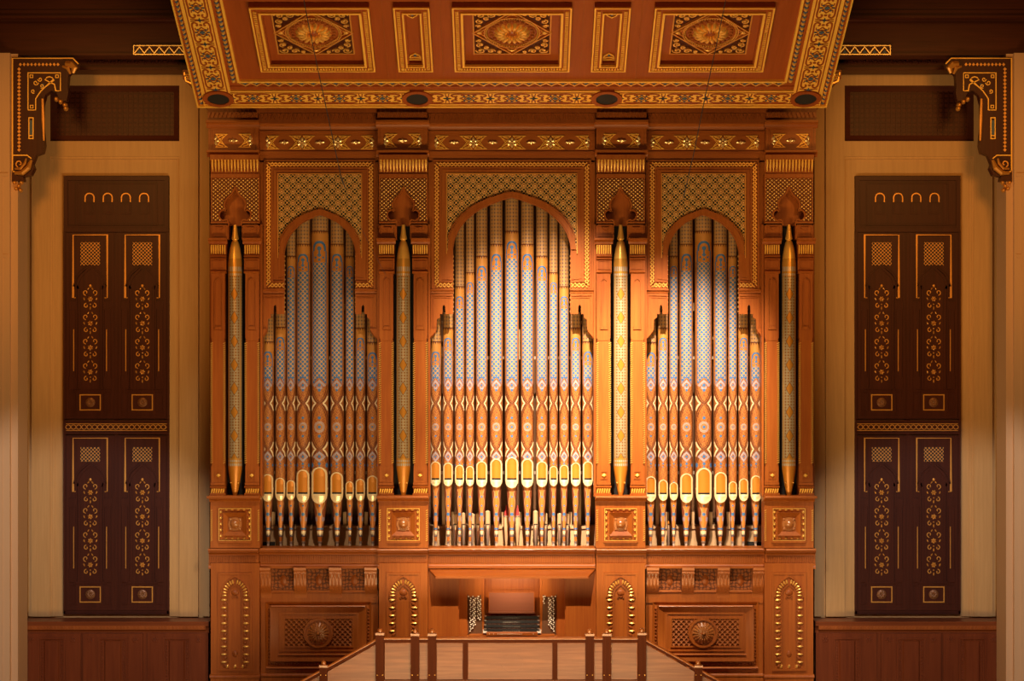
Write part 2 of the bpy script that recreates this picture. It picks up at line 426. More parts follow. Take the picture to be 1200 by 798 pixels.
        for p in me.polygons: p.use_smooth = True
        me.set_sharp_from_angle(angle=math.radians(smooth))
        o = bpy.data.objects.new(name, me); COL.objects.link(o)
        if parent is None: o.location = base
        else: o.parent = parent
        return o
def thing(name, label, cat, loc=(0, 0, 0), group=None):
    o = bpy.data.objects.new(name, None); COL.objects.link(o); o.location = loc; o.empty_display_size = .1
    o['label'] = label; o['category'] = cat
    if group: o['group'] = group
    return o
def struct(o): o['kind'] = 'structure'; return o
def tag(o, label, cat, group=None):
    o['label'] = label; o['category'] = cat
    if group: o['group'] = group
    return o
def crom(pts, n=5):
    out = []; q = [pts[0]]+list(pts)+[pts[-1]]
    for i in range(1, len(q)-2):
        for k in range(n):
            t = k/n
            out.append(tuple(.5*((2*q[i][j])+(-q[i-1][j]+q[i+1][j])*t+(2*q[i-1][j]-5*q[i][j]+4*q[i+1][j]-q[i+2][j])*t*t+(-q[i-1][j]+3*q[i][j]-3*q[i+1][j]+q[i+2][j])*t**3) for j in range(2)))
    out.append(tuple(pts[-1])); return out
def scroll(cx, cy, r0, a0, turns, sgn=1, r1=.15, n=10):
    N = max(4, int(n*turns)); return [(cx+(r0+(r1*r0-r0)*k/N)*math.cos(a0+sgn*2*PI*turns*k/N), cy+(r0+(r1*r0-r0)*k/N)*math.sin(a0+sgn*2*PI*turns*k/N)) for k in range(N+1)]

# ------------------------------------------------------------------ room shell
def wood_box(name, mat, b): return MB(lambda x, y, z: (x, y, z)).box(*b).build(name, mat, base=(b[0], b[2], b[4]))
struct(wood_box('floor', 'floor', (-14, 14, -12, 3.2, -.12, 0)))
for sd, mir in (('left', False), ('right', True)):
    q = MB(PL(.85, mir))
    q.box(-40, 245, 60, 832, -12, 0)
    # stepped boards that frame the recess
    q.box(-40, 27, 60, 726, 0, 7); q.box(27, 38, 82, 722, 0, 3); q.box(38, 60, 101, 722, 0, 6); q.box(60, 62, 101, 722, 0, 4)
    q.box(211, 233, 101, 722, 0, 6); q.box(238, 246, 82, 722, 0, 4)
    q.box(38, 233, 82, 101, 0, 6.1); q.box(60, 211, 166, 184, 0, 6.1)
    q.box(62, 211, 184, 187, 0, 4.5); q.box(62, 65, 187, 722, 0, 3); q.box(208, 211, 187, 722, 0, 3)
    q.box(65, 208, 187, 206, 0, 2)
    q.box(65, 74, 206, 722, 0, 2); q.box(199, 208, 206, 722, 0, 2)
    struct(q.build('wall_'+sd, 'oak', base=PL(.85, mir)(120, 832, 0)))
    # dark louvred panel high in the wall
    t = thing('vent_panel', 'dark brown ventilation panel high on the %s oak wall above the tall shutters' % sd, 'vent panel', PL(.85, mir)(135, 166, 0))
    g = MB(PL(.85, mir)); g.box(60, 211, 101, 166, 1, 2)
    g.slope_ring(60, 211, 101, 166, 7, 2.2, 5); f_ = g.build('panel', 'dark_h', t)
    g = MB(PL(.85, mir))
    for k in range(22): g.box(70+k*6.1, 71.6+k*6.1, 108, 159, 2, 3)
    for k in range(9): g.box(68, 203, 110+k*5.6, 111.2+k*5.6, 2, 2.8)
    g.build('grille', 'dark', f_)
    # ledge with panelled dado
    t = thing('panelled_ledge', 'red brown panelled wooden ledge along the %s wall under the tall shutters' % sd, 'ledge', PL(0, mir)(132, 830, 0))
    g = MB(PL(0, mir)); g.box(22, 245, 728, 730, -50, 4); g.mould(22, 245, 730, 741.5, 0, 3.6, 'crown')
    g.build('ledge_top', 'dado_h', t)
    g = MB(PL(0, mir)); g.box(26, 241, 733, 737.5, 2, 3.7)
    for k in range(52): g.disc(30+k*4.05, 735.3, 1.3, 3, 4.3, 6)
    g.build('carved_band', 'carve', t)
    g = MB(PL(-.02, mir)); g.box(24, 244, 741, 831, -50, 0); g.build('plinth_board', 'dado', t)
    for a, b_, w_ in ((27, 95, 2), (98, 168, 4), (173, 242, 2)):
        g = MB(PL(-.02, mir)); g.box(a, b_, 742, 830, -.5, w_)
        g.ring(a+18, b_-18, 747, 826, 2, w_, w_+1.4); g.chbox(a+25, b_-25, 750, 822, w_-.3, w_+1.8, 1.5)
        p_ = g.build('dado_panel', 'dado', t)
        g = MB(PL(-.02, mir))
        for k in range(20):
            g.dome(a+22.5, 752+k*3.6, 1.2, 1.5, w_, 1, 5, 2); g.dome(b_-22.5, 752+k*3.6, 1.2, 1.5, w_, 1, 5, 2)
        for c_ in (a+9, b_-9): g.flower(c_, 749, 4.5, 6, w_-.3, 1)
        g.build('carved_beading', 'dado', p_)
    # pale pillar
    g = MB(PL(-1.1, mir)); g.box(-60, 11.5, 62, 840, -60, 0); g.prism([(11.5, 62), (19.5, 62), (19.5, 840), (11.5, 840)], -60, -7)
    g.box(-60, 10, 203, 207, 0, 1.2); g.box(-60, 9.5, 298, 302, 0, .8); g.box(-2, 3, 207, 840, 0, 1.2)
    struct(g.build('trim_1' if sd == 'left' else 'trim_2', 'pillar', base=PL(-1.1, mir)(5, 830, 0)))
# beams and ceiling over the organ
g = MB(PL(-1.6)); g.box(-60, 1260, -60, 20, -14, 0); g.box(-60, 1260, 18.5, 21, 0, 2)
g.box(-60, 1260, 12, 14, 0, 1); struct(g.build('beam', 'dark_h', base=PL(-1.6)(600, 20, 0)))
g = MB(PL(-.9)); g.box(-60, 1260, 18, 65, -30, 0); g.mould(-60, 1260, 22, 26, 0, 2, 'crown'); g.box(-60, 1260, 62.5, 65, 0, 1.5)
struct(g.build('trim_3', 'dark_h', base=PL(-.9)(600, 65, 0)))
g = MB(PL(.1)); g.box(-20, 1220, 60, 82, -46, 0); g.box(-20, 1220, 79, 82, 0, 2)
for k in range(14):
    for m_ in (0, 1):
        u = 105+k*9.4; u = 1200-u if m_ else u
        g.flower(u, 70.5, 5, 6, 0, 1.6, k*.4, .3)
struct(g.build('trim_4', 'dark_h', base=PL(.1)(600, 82, 0)))
struct(MB(lambda x, y, z: (x, y, z)).box(-12, 12, -8, 3.2, 14.6, 14.8).build('ceiling', 'dark_h', base=(0, 0, 14.6)))
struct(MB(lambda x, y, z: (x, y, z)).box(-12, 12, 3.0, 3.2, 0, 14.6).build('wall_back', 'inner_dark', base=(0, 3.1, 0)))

# gilt zigzag inlay bars on the beam
for mir, sd in ((0, 'left'), (1, 'right')):
    t = thing('zigzag_inlay', 'gold edged zigzag inlay bar set in the dark beam %s of the canopy' % sd, 'inlay', PL(-.9, mir)(200, 65, 0))
    g = MB(PL(-.9, mir)); g.box(156, 262, 53, 64.8, 0, 2); g.build('backing', 'dark_h', t)
    g = MB(PL(-.9, mir)); g.ring(156.5, 262, 53.3, 64.6, 1.1, 1.8, 2.8)
    g.band([(158+k*5.8, 62.6 if k % 2 == 0 else 55.4) for k in range(19)], 1.1, 1.8, 2.6); g.build('gilt_zigzag', 'goldb', t)
    g = MB(PL(-.9, mir))
    for k in range(9): g.prism([(161+k*11.6, 62.8), (166.6+k*11.6, 62.8), (163.8+k*11.6, 58.6)], 1.8, 2.4)
    g.build('blue_infill', 'blue', t)

# ------------------------------------------------------------------ tall carved shutters
def floral(g, gg, cx, y0, y1):
    n = 4; h = (y1-y0)/n
    for k in range(n):
        a = y0+k*h; m = a+h/2
        gg.flower(cx, m, 3.4, 6, 1, 1.6, .3*k)
        for sx in (-1, 1):
            for c0, c1, r, sg in ((5.2, -.26, 3.4, 1), (4.6, .28, 3.0, -1)):
                pts = scroll(cx+sx*c0, m+c1*h, r, PI/2 if sg > 0 else -PI/2, .9, sg*sx*-1, .3, 9)
                g.band(pts, .9, 1, 2.0)
            gg.dome(cx+sx*7.2, m, 1.0, 2.1, 1, 1.3, 5, 2, sx*.4); gg.dome(cx+sx*2.4, m-.42*h, .9, 2.0, 1, 1.3, 5, 2, -sx*.6)
        gg.dome(cx, m+.38*h, 1.0, 2.4, 1, 1.4, 5, 2); gg.dome(cx, m+.22*h, 1.1, 1.1, 1, 1.4, 5, 2)
    gg.dome(cx, y0-1, 1.8, 2.2, 1, 1.5, 6, 2)
for mir, sd in ((0, 'left'), (1, 'right')):
    Q = PL(.80, mir)
    t = thing('carved_shutter', 'tall dark mahogany carved shutters with four gilded leaves in the %s oak wall' % sd, 'shutters', Q(137, 719, 0))
    g = MB(Q); g.box(75, 198, 206.5, 272, -3, 1); g.ring(75, 198, 206.5, 270, 5, 1, 3); g.ring(89, 185, 214, 264, 1.5, 1, 2)
    g.box(75, 198, 267, 272, 1, 3.5)
    for k in range(4):
        c = 105.3+21.3*k; g.box(c-6, c+6, 238, 251, 1, 2); g.box(c-4, c+4, 239.5, 249, 2, 2.6)
    tp = g.build('transom_panel', 'dark', t)
    g = MB(Q)
    for k in range(4):
        c = 105.3+21.3*k
        g.band([(c-5.2, 237)]+[(c-5.2*math.cos(a), 231.5-4.8*math.sin(a)) for a in [PI*j/8 for j in range(9)]]+[(c+5.2, 237)], 1.3, 1, 2.4)
    g.build('gilt_arches', 'goldd', tp)
    g = MB(Q); g.box(75, 198, 492.5, 509, -3, 3); g.box(75, 198, 492.5, 494.5, 3, 4.5); g.box(75, 198, 506.5, 508.5, 3, 4.5)
    g.box(74.6, 77, 271, 719, -3, 2.4); g.box(196, 198.6, 271, 719, -3, 2.4); g.box(75, 198, 715.5, 719.5, -3, 2.4)
    g.box(134, 139, 272, 716, -3, .6); rail = g.build('shutter_frame', 'dark', t)
    g = MB(Q)
    for k in range(19):
        c = 80.5+k*6.2; g.band([(c+2.9*math.cos(a), 500.4+2.6*math.sin(a)) for a in [2*PI*j/8 for j in range(8)]], .8, 3, 3.9, True)
        g.dome(c+3.1, 500.4, .9, .9, 3, 1, 5, 2)
    g.box(78, 196, 496.2, 497, 3, 3.6); g.box(78, 196, 504, 504.8, 3, 3.6); g.build('gilt_chain', 'goldd', rail)
    for lx in (77, 138):
        for hi in (1, 0):
            y0, y1 = (272, 491) if hi else (510, 716)
            cx = lx+29
            g = MB(Q); g.box(lx, lx+58, y0, y1, -2, 1)
            g.ring(lx+1, lx+57, y0+1, y1-1, 3.5, .5, 1.6)
            lt0, lt1 = (284, 311) if hi else (524, 541)
            ap = 313 if hi else 544
            fl0, fl1 = (336, 450) if hi else (563, 676)
            arch = crom([(cx-13, fl1+6), (cx-13, ap+34), (cx-15.5, ap+25), (cx-12, ap+13), (cx-5, ap+5), (cx, ap)], 4)
            arch = arch+[(2*cx-x, y) for x, y in arch[::-1][1:]]
            g.band(arch, 2.4, .5, 2.2); g.band([(x+(cx-x)*-.22, y-2.5) for x, y in arch], 1.4, .5, 2.6)
            for sx in (-1, 1):
                g.box(cx+sx*20.5-3.5, cx+sx*20.5+3.5, ap+50, fl1+2, .5, 1.8); g.box(cx+sx*20.5-4.5, cx+sx*20.5+4.5, ap+40, ap+50, .5, 2.4)
                g.box(cx+sx*20.5-4.5, cx+sx*20.5+4.5, fl1-9, fl1+6, .5, 2.4)
            q0 = 462 if hi else 687
            g.box(cx-19, cx+19, q0-5, q0-3, .5, 2); g.ring(cx-25, cx-16, q0-2, q0+21, 1.2, .5, 1.8); g.ring(cx+16, cx+25, q0-2, q0+21, 1.2, .5, 1.8)
            leaf = g.build('shutter_leaf', 'dark', t)
            g = MB(Q); g.box(cx-11.5, cx+11.5, lt0, lt1, .8, 1.6); g.build('gilt_lattice', 'fine', leaf, uv=True)
            g = MB(Q)
            yb = ap+36 if hi else ap+32
            g.band([(cx-17, yb), (cx-20, yb), (cx-20, y0+3.4), (cx+20, y0+3.4), (cx+20, yb), (cx+17, yb)], 1.1, 1, 2.0)
            g.box(cx-19.7, cx-18.8, ap+73, ap+122, 1.8, 2.5); g.box(cx+18.8, cx+19.7, ap+73, ap+122, 1.8, 2.5)
            g.ring(cx-12.5, cx+12.5, q0, q0+19, 1.3, .8, 2.2); g.build('gilt_fillet', 'goldd', leaf)
            g = MB(Q); gg = MB(Q); floral(g, gg, cx, fl0, fl1)
            k0 = len(g.v); g.v += gg.v; g.uv += gg.uv; g.uv2 += gg.uv2; g.f += [[i+k0 for i in f] for f in gg.f]
            g.build('gilt_arabesque', 'goldd', leaf)
            g = MB(Q); g.dome(cx, q0+9.5, 6, 6, .8, 1.6, 14, 3); g.flower(cx, q0+9.5, 5, 8, 1.6, 1.6)
            g.build('rosette', 'rosed', leaf)

# ------------------------------------------------------------------ big wall brackets and small ones
for mir, sd in ((0, 'left'), (1, 'right')):
    Q = PL(-1.0, mir)
    t = thing('carved_bracket', 'large dark carved bracket with gold inlay at the top %s corner of the stage' % sd, 'bracket', Q(20, 215, 0))
    g = MB(Q)
    g.prism(crom([(14, 67), (50, 67), (86, 67)], 1)+[(92, 73), (90, 80), (83, 84), (80, 88), (79, 100), (80, 108), (78, 118), (70, 118), (66, 108), (60, 106), (53, 111), (50, 122), (50, 150), (52, 170), (50, 179), (42, 182), (38, 192), (40, 197), (36, 205), (27, 207), (28, 212), (14, 213)], -14, 0)
    body = g.build('bracket_board', 'dark', t)
    g = MB(Q)
    g.band([(14.8, 200), (14.8, 68.4), (85.5, 68.4), (92, 75)], 1.3, 0, 1)
    g.band([(33, 129), (33, 85.5), (71, 85.5), (71, 106.5), (65.5, 106.5), (64, 99)]+[(58-6*math.cos(PI+a), 97+7*math.sin(PI+a)) for a in [PI*j/6 for j in range(0, 7)]][::-1][1:-1]+[(52, 103), (48, 107), (44.5, 112), (42, 116), (42, 129), (33, 129)], 1.1, 0, 1.2)
    for c in ((37, 89.5), (67, 89.5), (37.3, 125)): g.ring(c[0]-2, c[0]+2, c[1]-2, c[1]+2, .8, 0, 1)
    for c, r, a, s_ in (((42, 97), 3.2, 0, 1), ((47, 93), 2.8, PI, -1), ((39, 107), 2.6, 1, 1), ((49, 101), 2.6, 2, -1)): g.band(scroll(c[0], c[1], r, a, 1.1, s_, .25), .9, 0, 1)
    g.ring(33.5, 39.5, 137.5, 163, 1.1, 0, 1.1); g.box(33.5, 39.5, 158.5, 159.5, 0, 1)
    g.band([(15, 182), (32, 182), (37, 186)], 1.2, 0, 1.2); g.band([(15, 201), (24, 202)], 1.2, 0, 1.2)
    g.build('gold_inlay', 'goldp', body)
    g = MB(Q); g.box(34.8, 38.2, 141, 158, 0, .7); g.box(49, 51.5, 98, 103, 0, .8); g.build('blue_inlay', 'blue', body)
    g = MB(Q)
    for k in range(11): g.prism([(24+k*4.4, 73.6), (25.8+k*4.4, 75.6), (24+k*4.4, 77.6), (22.2+k*4.4, 75.6)], 0, .8)
    for k in range(23): g.prism([(22.5, 79+k*4.3), (24.6, 81.1+k*4.3), (22.5, 83.2+k*4.3), (20.4, 81.1+k*4.3)], 0, .8)
    g.build('diamond_inlay', 'goldd', body)
    g = MB(Q)
    g.tube([(78, 75, 2), (84, 76, 4), (88, 80, 3), (86, 86, 2)], [3.5, 4.2, 4, 2], 8); g.tube([(74, 78, 2), (80, 80, 4), (83, 87, 2)], [1.5, 2.5, 1.2], 8)
    for c in ((66, 116), (71, 119), (76, 123), (77, 127)): g.dome(c[0], c[1], 3, 3.2, -2, 6, 8, 3)
    g.tube([(50, 116, 1), (51, 140, 2), (51.5, 165, 1)], [1.5, 2.2, 1.2], 7)
    g.tube([(18, 203, 2), (27, 203, 4), (34, 197, 4), (37, 188, 2)], [2, 3.2, 3.4, 1.6], 8); g.tube([(18, 198, 2), (25, 198, 4), (30, 192, 3), (31, 186, 2)], [1.2, 2, 2, 1], 8)
    g.band(scroll(23, 192, 4.5, 2, .9, 1, .3), 1.2, 0, 2)
    for c in ((17, 214), (22, 218), (25, 214), (19, 221), (24, 223)): g.dome(c[0], c[1], 2.6, 2.8, -2, 5, 7, 3)
    g.build('gilt_carving', 'goldd', body)
    Q = PL(-.2, mir)
    t = thing('corner_corbel', 'small carved corbel with a gilt flower beside the %s corner of the canopy' % sd, 'corbel', Q(226, 120, 0))
    g = MB(Q); g.prism([(214, 82), (246, 82), (246, 132), (240, 126), (236, 112), (230, 102), (219, 97), (214, 92)], -50, 0)
    b_ = g.build('corbel_body', 'carve', t)
    g = MB(Q); g.band([(216, 85), (218, 95), (229, 100), (235, 110), (240, 124)], 1.4, 0, 1.5)
    g.flower(220.5, 89.5, 5, 6, 0, 3); g.flower(229, 89.5, 4, 6, 0, 2.4); g.build('gilt_flower', 'gold', b_)

# ------------------------------------------------------------------ ORGAN CASE
T = PL(-.30); B0 = PL(0.0)
case = thing('organ_case', 'monumental carved orange wood organ case with four towers and three pointed arches', 'organ case', (0, 0, 0))
TC = (275.5, 472.7, 727.3, 924.5)
BAY = ((304, 443.5, 374.8, 41.5, 252, 'left'), (502, 697.5, 599.8, 68.7, 231.5, 'centre'), (756.5, 896, 824.3, 41.5, 252, 'right'))

# ledge courses, one run each
g = MB(B0)
def runs(fn):   # fn(u0,u1,tower?)
    for c in TC: fn(c-29, c+29.2, 1)
    for b in BAY: fn(b[0]+.2, b[1]-.2, 0)
g = MB(B0)
def led(u0, u1, tw):
    o = 18 if tw else 0
    g.box(u0, u1, 641.8, 645.2, -40, 9+o*.6); g.mould(u0, u1, 645.2, 649, 3+o*.6, 8+o*.6, 'crown')
    g.box(u0, u1, 648, 661, -40, 3+o*.6); g.mould(u0, u1, 660, 665.5, 3+o*.6, 6.5+o*.6, 'base')
runs(led); ledge = g.build('ledge_course', 'wood_h', case)
g = MB(B0)
def nos(u0, u1, tw):
    o = 10.8 if tw else 0
    g.mould(u0, u1, 641.6, 645, 8.5+o, 10.8+o, 'round', 6)
runs(nos); g.build('nosing', 'nose', ledge)  # paler rounded strip put in for the bright line along the ledge
g = MB(B0)
for c in TC: g.mould(c-30, c+30, 580.2, 583.6, 23, 26, 'round', 6)
g.build('pedestal_nosing', 'nose', case)
g = MB(B0)
def den(u0, u1, tw):
    o = 18 if tw else 0
    n = int((u1-u0-2)/2.6)
    for k in range(n): g.box(u0+1.5+k*2.6, u0+2.9+k*2.6, 650.5, 659, 2+o*.6, 4.6+o*.6)
runs(den); g.build('flute_band', 'carve', ledge)
# main entablature
g = MB(B0)
def ent(u0, u1, tw):
    o = 18 if tw else 0
    e = 2 if tw else 0
    g.mould(u0-e, u1+e, 143.8, 152.5, 2+o, 9+o, 'crown'); g.box(u0, u1, 100, 144, -46, 1+o*.4)
    g.box(u0, u1, 152, 190 if not tw else 182, -10, o); 
    if tw: g.mould(u0-1.5, u1+1.5, 178.5, 186, o, 7+o, 'crown'); g.ring(u0+3, u1-3, 152.5, 177.5, 1.5, o, o+1.2)
    else: g.box(u0, u1, 177.5, 180, 0, 1.5); g.box(u0, u1, 153.5, 155.5, 0, 2)
runs(ent)
g.box(244, 956, 118, 128, -40, 26)      # projecting top course under the canopy
ent_o = g.build('entablature', 'wood_h', case)
g = MB(B0)
for k in range(145):
    u = 247.5+k*4.9
    if u < 953 and min(abs(u+2-c) for c in TC) > 30: g.prism([(u, 135), (u+4.2, 135), (u+2.1, 142)], 10, 18)
g.box(246, 954, 128, 134.5, 0, 20); g.box(246, 954, 134, 146, 0, 13)
for c in TC:
    g.box(c-29, c+29, 128, 146, 0, 24.5)
    for k in range(12): g.prism([(c-29+k*4.85, 135), (c-24.8+k*4.85, 135), (c-26.9+k*4.85, 141)], 24, 28)
g.build('dentil_course', 'carve', ent_o)
# gilt frieze ornament: rosettes, diamonds and crossed fillets
def frieze(u0, u1, w0, n):
    L = (u1-u0)/n
    g = MB(B0); fillet = MB(B0)
    for k in range(n+1):
        u = u0+L*k
        if 0 < k < n:
            g.flower(u, 167, 6.6, 6, w0, 3.2, PI/6)
        else:
            s_ = 1 if k == 0 else -1
            for a in (-1.1, 0, 1.1): g.dome(u+s_*3*math.cos(a), 167+3.6*math.sin(a), 3.2, 2, w0, 3, 6, 2, a*s_)
        if k < n:
            m = u+L/2
            g.dome(m-2.6, 167, 3.4, 1.5, w0, 2.8, 6, 2); g.dome(m+2.6, 167, 3.4, 1.5, w0, 2.8, 6, 2); g.dome(m, 167, 1.6, 2.8, w0, 3, 6, 2)
            for sx in (-1, 1):
                q = [(m+sx*L*.5-sx*1, 159.5), (m+sx*L*.16, 159.5), (m+sx*L*.42, 167), (m+sx*L*.16, 174.5), (m+sx*L*.5-sx*1, 174.5)]
                fillet.band(q, 1.0, w0, w0+1.1)
                fillet.band([(m+sx*L*.40, 162), (m+sx*L*.27, 160.6)], 1.2, w0, w0+1); fillet.band([(m+sx*L*.40, 172), (m+sx*L*.27, 173.4)], 1.2, w0, w0+1)
                fillet.band([(m+sx*L*.46, 159.8), (m+sx*L*.2, 174.2)], .8, w0, w0+.8); fillet.band([(m+sx*L*.46, 174.2), (m+sx*L*.2, 159.8)], .8, w0, w0+.8)
    g.build('frieze_rosettes', 'goldb', ent_o); fillet.build('frieze_fillets', 'goldp', ent_o)  # rosette sparkle comes from the paler gilding colour
for c in TC: frieze(c-21.5, c+21.5, 18, 1)
frieze(312, 438, 0, 3); frieze(509.5, 690.5, 0, 4); frieze(763, 889, 0, 3)

# towers
for ti, cx in enumerate(TC):
    nm = ('outermost left', 'inner left', 'inner right', 'outermost right')[ti]
    g = MB(T)
    L, R = cx-28.5, cx+28.5
    # capital zone: fluted cavetto, lattice field with ogee trefoil opening
    g.mould(L, R, 182, 205, 0, 7, 'crown', 7)
    og = crom([(cx-7.5, 264), (cx-7.8, 260), (cx-10, 257.5), (cx-14, 258.5), (cx-18, 255), (cx-18.3, 249.5), (cx-14.5, 246), (cx-11.2, 247), (cx-12.6, 240), (cx-9.8, 233), (cx-4.2, 227.5), (cx, 219.5)], 4)
    og = og+[(2*cx-x, y) for x, y in og[::-1][1:]]
    g.prism([(L, 204), (R, 204), (R, 264), (cx+7.5, 264)]+og[::-1][1:-1]+[(cx-7.5, 264), (L, 264)], -15, 0)
    g.band(og, 1.5, -4, 1.8)
    g.box(L, R, 204, 208.5, 0, 2); g.box(cx-19, cx+19, 215, 263.5, -22, -14)
    # blocks and mouldings beside the pipe
    for s_ in (-1, 1):
        def sb(a, b, v0, v1, w0, w1): g.box(min(cx+s_*a, cx+s_*b), max(cx+s_*a, cx+s_*b), v0, v1, w0, w1)
        def sm(a, b, v0, v1, w0, w1, k_): g.mould(min(cx+s_*a, cx+s_*b), max(cx+s_*a, cx+s_*b), v0, v1, w0, w1, k_)
        i0 = 7.8
        sb(i0, 28.5, 260, 262, 0, 1.5); sb(i0, 28.5, 262, 280, -30, 0)
        a_, b_ = sorted((cx+s_*(i0+1.5), cx+s_*27)); g.ring(a_, b_, 263.5, 277.5, 1.3, 0, 1.4)
        m_ = (a_+b_)/2; g.prism([(m_-4.5, 266.5), (m_+4.5, 266.5), (m_, 270)], 0, 2)
        sm(9, 31, 279.5, 286, 1, 7, 'crown'); sb(10.5, 28.5, 279, 319.9, -30, 0)
        sm(10.5, 28.5, 298.5, 301.5, 0, 3, 'round'); sm(10.5, 28.5, 302, 304.5, 0, 3.5, 'round')
        sm(10.5, 28.5, 316.5, 320.5, 0, 3, 'round'); a_, b_ = sorted((cx+s_*12, cx+s_*27)); g.ring(a_, b_, 305.5, 315.5, 1, 0, 1)
        # long strip with lancet panel above and rope edges below
        sb(12, 28, 320, 387, -30, 0); sb(12.3, 27.3, 398, 550, -30, -.5); sb(12, 28, 546, 570, -30, 0.2)
        g.prism([(cx+s_*12, 386.9), (cx+s_*28, 386.9), (cx+s_*28, 396), (cx+s_*26.5, 399), (cx+s_*13.5, 399), (cx+s_*12, 396)], -30, .2)
        mx = cx+s_*19.5
        g.band([(mx-4.3, 384), (mx-4.3, 332), (mx-3.6, 329), (mx, 326.2), (mx+3.6, 329), (mx+4.3, 332), (mx+4.3, 384), (mx-4.3, 384)], 1, 0, 1.4)
        g.prism([(mx-5, 386), (mx+5, 386), (mx+3, 382.5), (mx-3, 382.5)], 0, 1.8)
        sb(11.5, 28.5, 565.5, 568, 0, 2); sm(11, 29, 569, 572, 0, 3, 'round'); sb(12, 28, 570, 581, -30, 1); sb(11, 29, 578, 581, 0, 3)
        g.ring(mx-4.3, mx+4.3, 552, 561.5, 1, 0, 1.2)
    g.box(cx-31, cx-28.5, 262, 582, -30, -9) ; g.box(cx+28.5, cx+31, 262, 582, -30, -9)
    # pedestal
    g.box(cx-30, cx+30, 580.5, 583.5, -30, 6); g.mould(cx-30, cx+30, 583.5, 588, 1, 5.5, 'crown')
    g.box(cx-29, cx+29, 583, 642, -30, 0)
    g.ring(cx-20.5, cx+20.5, 594.5, 635.5, 2, 0, 1.6); g.slope_ring(cx-13.5, cx+13.5, 600.5, 627.5, 5, 1, 4.5); g.box(cx-19, cx+19, 633.5, 636, 0, 3)
    # lower pier
    g.box(cx-28.5, cx+28.5, 660, 800, -30, 0); g.box(cx-28.5, cx+28.5, 793, 832, 0, 3); g.mould(cx-29.5, cx+29.5, 790, 794, 0, 4, 'base')
    g.ring(cx-20, cx+20, 671, 786, 2.4, 0, 2)
    pa = crom([(cx-16.5, 700), (cx-15.5, 691), (cx-11, 683), (cx-5, 678), (cx, 675)], 4); pa += [(2*cx-x, y) for x, y in pa[::-1][1:]]
    g.prism([(cx-18, 673)]+[(cx+18, 673), (cx+18, 700)]+pa[::-1]+[(cx-18, 700)], 0, 1.2)
    g.band(pa, 1.3, 0, 2.4)
    tw = g.build('tower', 'wood', case); tw['label'] = '%s tower of the organ case' % nm
    g = MB(T); g.box(cx-12, cx+12, 258, 582, -30.5, -26); g.build('pipe_recess', 'blackp', tw)  # near-black back sheet paints the shade deep in the slot
    g = MB(T); g.prism([(L+1.3, 209.5), (R-1.3, 209.5), (R-1.3, 258.5), (cx+9.5, 258.5)]+[(x+(1.2 if x > cx else -1.2), y-.6) for x, y in og[::-1][2:-6]]+[(cx-9.5, 258.5), (L+1.3, 258.5)], -1, .7)
    g.build('gilt_lattice', 'dots', tw, uv=True)
    g = MB(T)      # gilt flutes
    for k in range(15):
        u = L+2.6+k*3.75; g.tube([(u, 187.5, 6.8), (u, 192, 6.2), (u, 196, 4.8), (u, 201.5, 2.2)], [1.0, 1.3, 1.1, .3], 6)
    for s_ in (-1, 1):
        for k in range(7):
            u = cx+s_*(12+k*2.6); g.tube([(u, 287.2, 2.2), (u, 292, 1.6), (u, 297.6, .6)], [.8, .9, .5], 6)
        for k in range(6):
            u = cx+s_*(13.5+k*2.7); g.tube([(u-.6, 577.6, 1.2), (u+.6, 572.6, 2.2)], [.7, 1.0], 6)
        g.dome(cx+s_*19.5, 557, 3, 1.6, .5, 2.2, 6, 2); g.dome(cx+s_*19.5, 557, 1.4, 2.6, .5, 2.2, 6, 2)
    g.build('gilt_flutes', 'goldp', tw)
    g = MB(T)      # gilt rope edging
    for u in (-27.4, -12.6, 12.6, 27.4):
        for k in range(57):
            v = 401+k*2.5; c = cx+u; g.prism([(c-1.4, v+1.2), (c+1.2, v), (c+1.4, v+.9), (c-1.2, v+2.1)], -.6, 1.0)
    for u in (-27.5, 27.5):
        for k in range(15): v = 597+k*2.5; c = cx+u; g.prism([(c-1.2, v+1.2), (c+1, v), (c+1.2, v+.9), (c-1, v+2.1)], -.1, 1.2)
    g.build('rope_edging', 'gold', tw)
    g = MB(T)      # pedestal boss
    for s_ in (-1, 1):
        for k in range(5): g.dome(cx+s_*16.8, 600+k*7.0, 1.9, 2.3, 0, 3, 6, 3)
    for k in range(4): g.dome(cx-10.5+k*7, 597.4, 2, 1.2, 0, 2.4, 6, 2); g.dome(cx-10.5+k*7, 630.8, 1.6, 1.2, 0, 2.2, 6, 2)
    g.ring(cx-19, cx+19, 595.5, 633.6, .8, 1.4, 2.4); g.build('gilt_studs', 'gold', tw)
    g = MB(T); g.disc(cx, 614, 8, 0, 1.5, 16); g.dome(cx, 614, 5.6, 5.6, 1.5, 5, 16, 5)
    for a in (1, 3, 5, 7): g.dome(cx+8*math.cos(a*PI/4), 614+8*math.sin(a*PI/4), 1.7, 1.7, 1, 2, 6, 2)
    g.build('boss', 'polish', tw)
    g = MB(T)      # carved keyhole on the lower pier
    g.band([(cx-8, 776), (cx-8, 697), (cx-7, 691), (cx, 684.5), (cx+7, 691), (cx+8, 697), (cx+8, 776)], 1.6, 0, 1.6)
    g.dome(cx, 694.5, 4.6, 3.6, 0, 2, 10, 3); g.band(scroll(cx-2.5, 700, 2.2, 0, .8, -1), 1, 0, 1.6); g.band(scroll(cx+2.5, 700, 2.2, PI, .8, 1), 1, 0, 1.6)
    for s_ in (-1, 1): g.box(cx+s_*13-3.6, cx+s_*13+3.6, 700, 779, 0, .7)
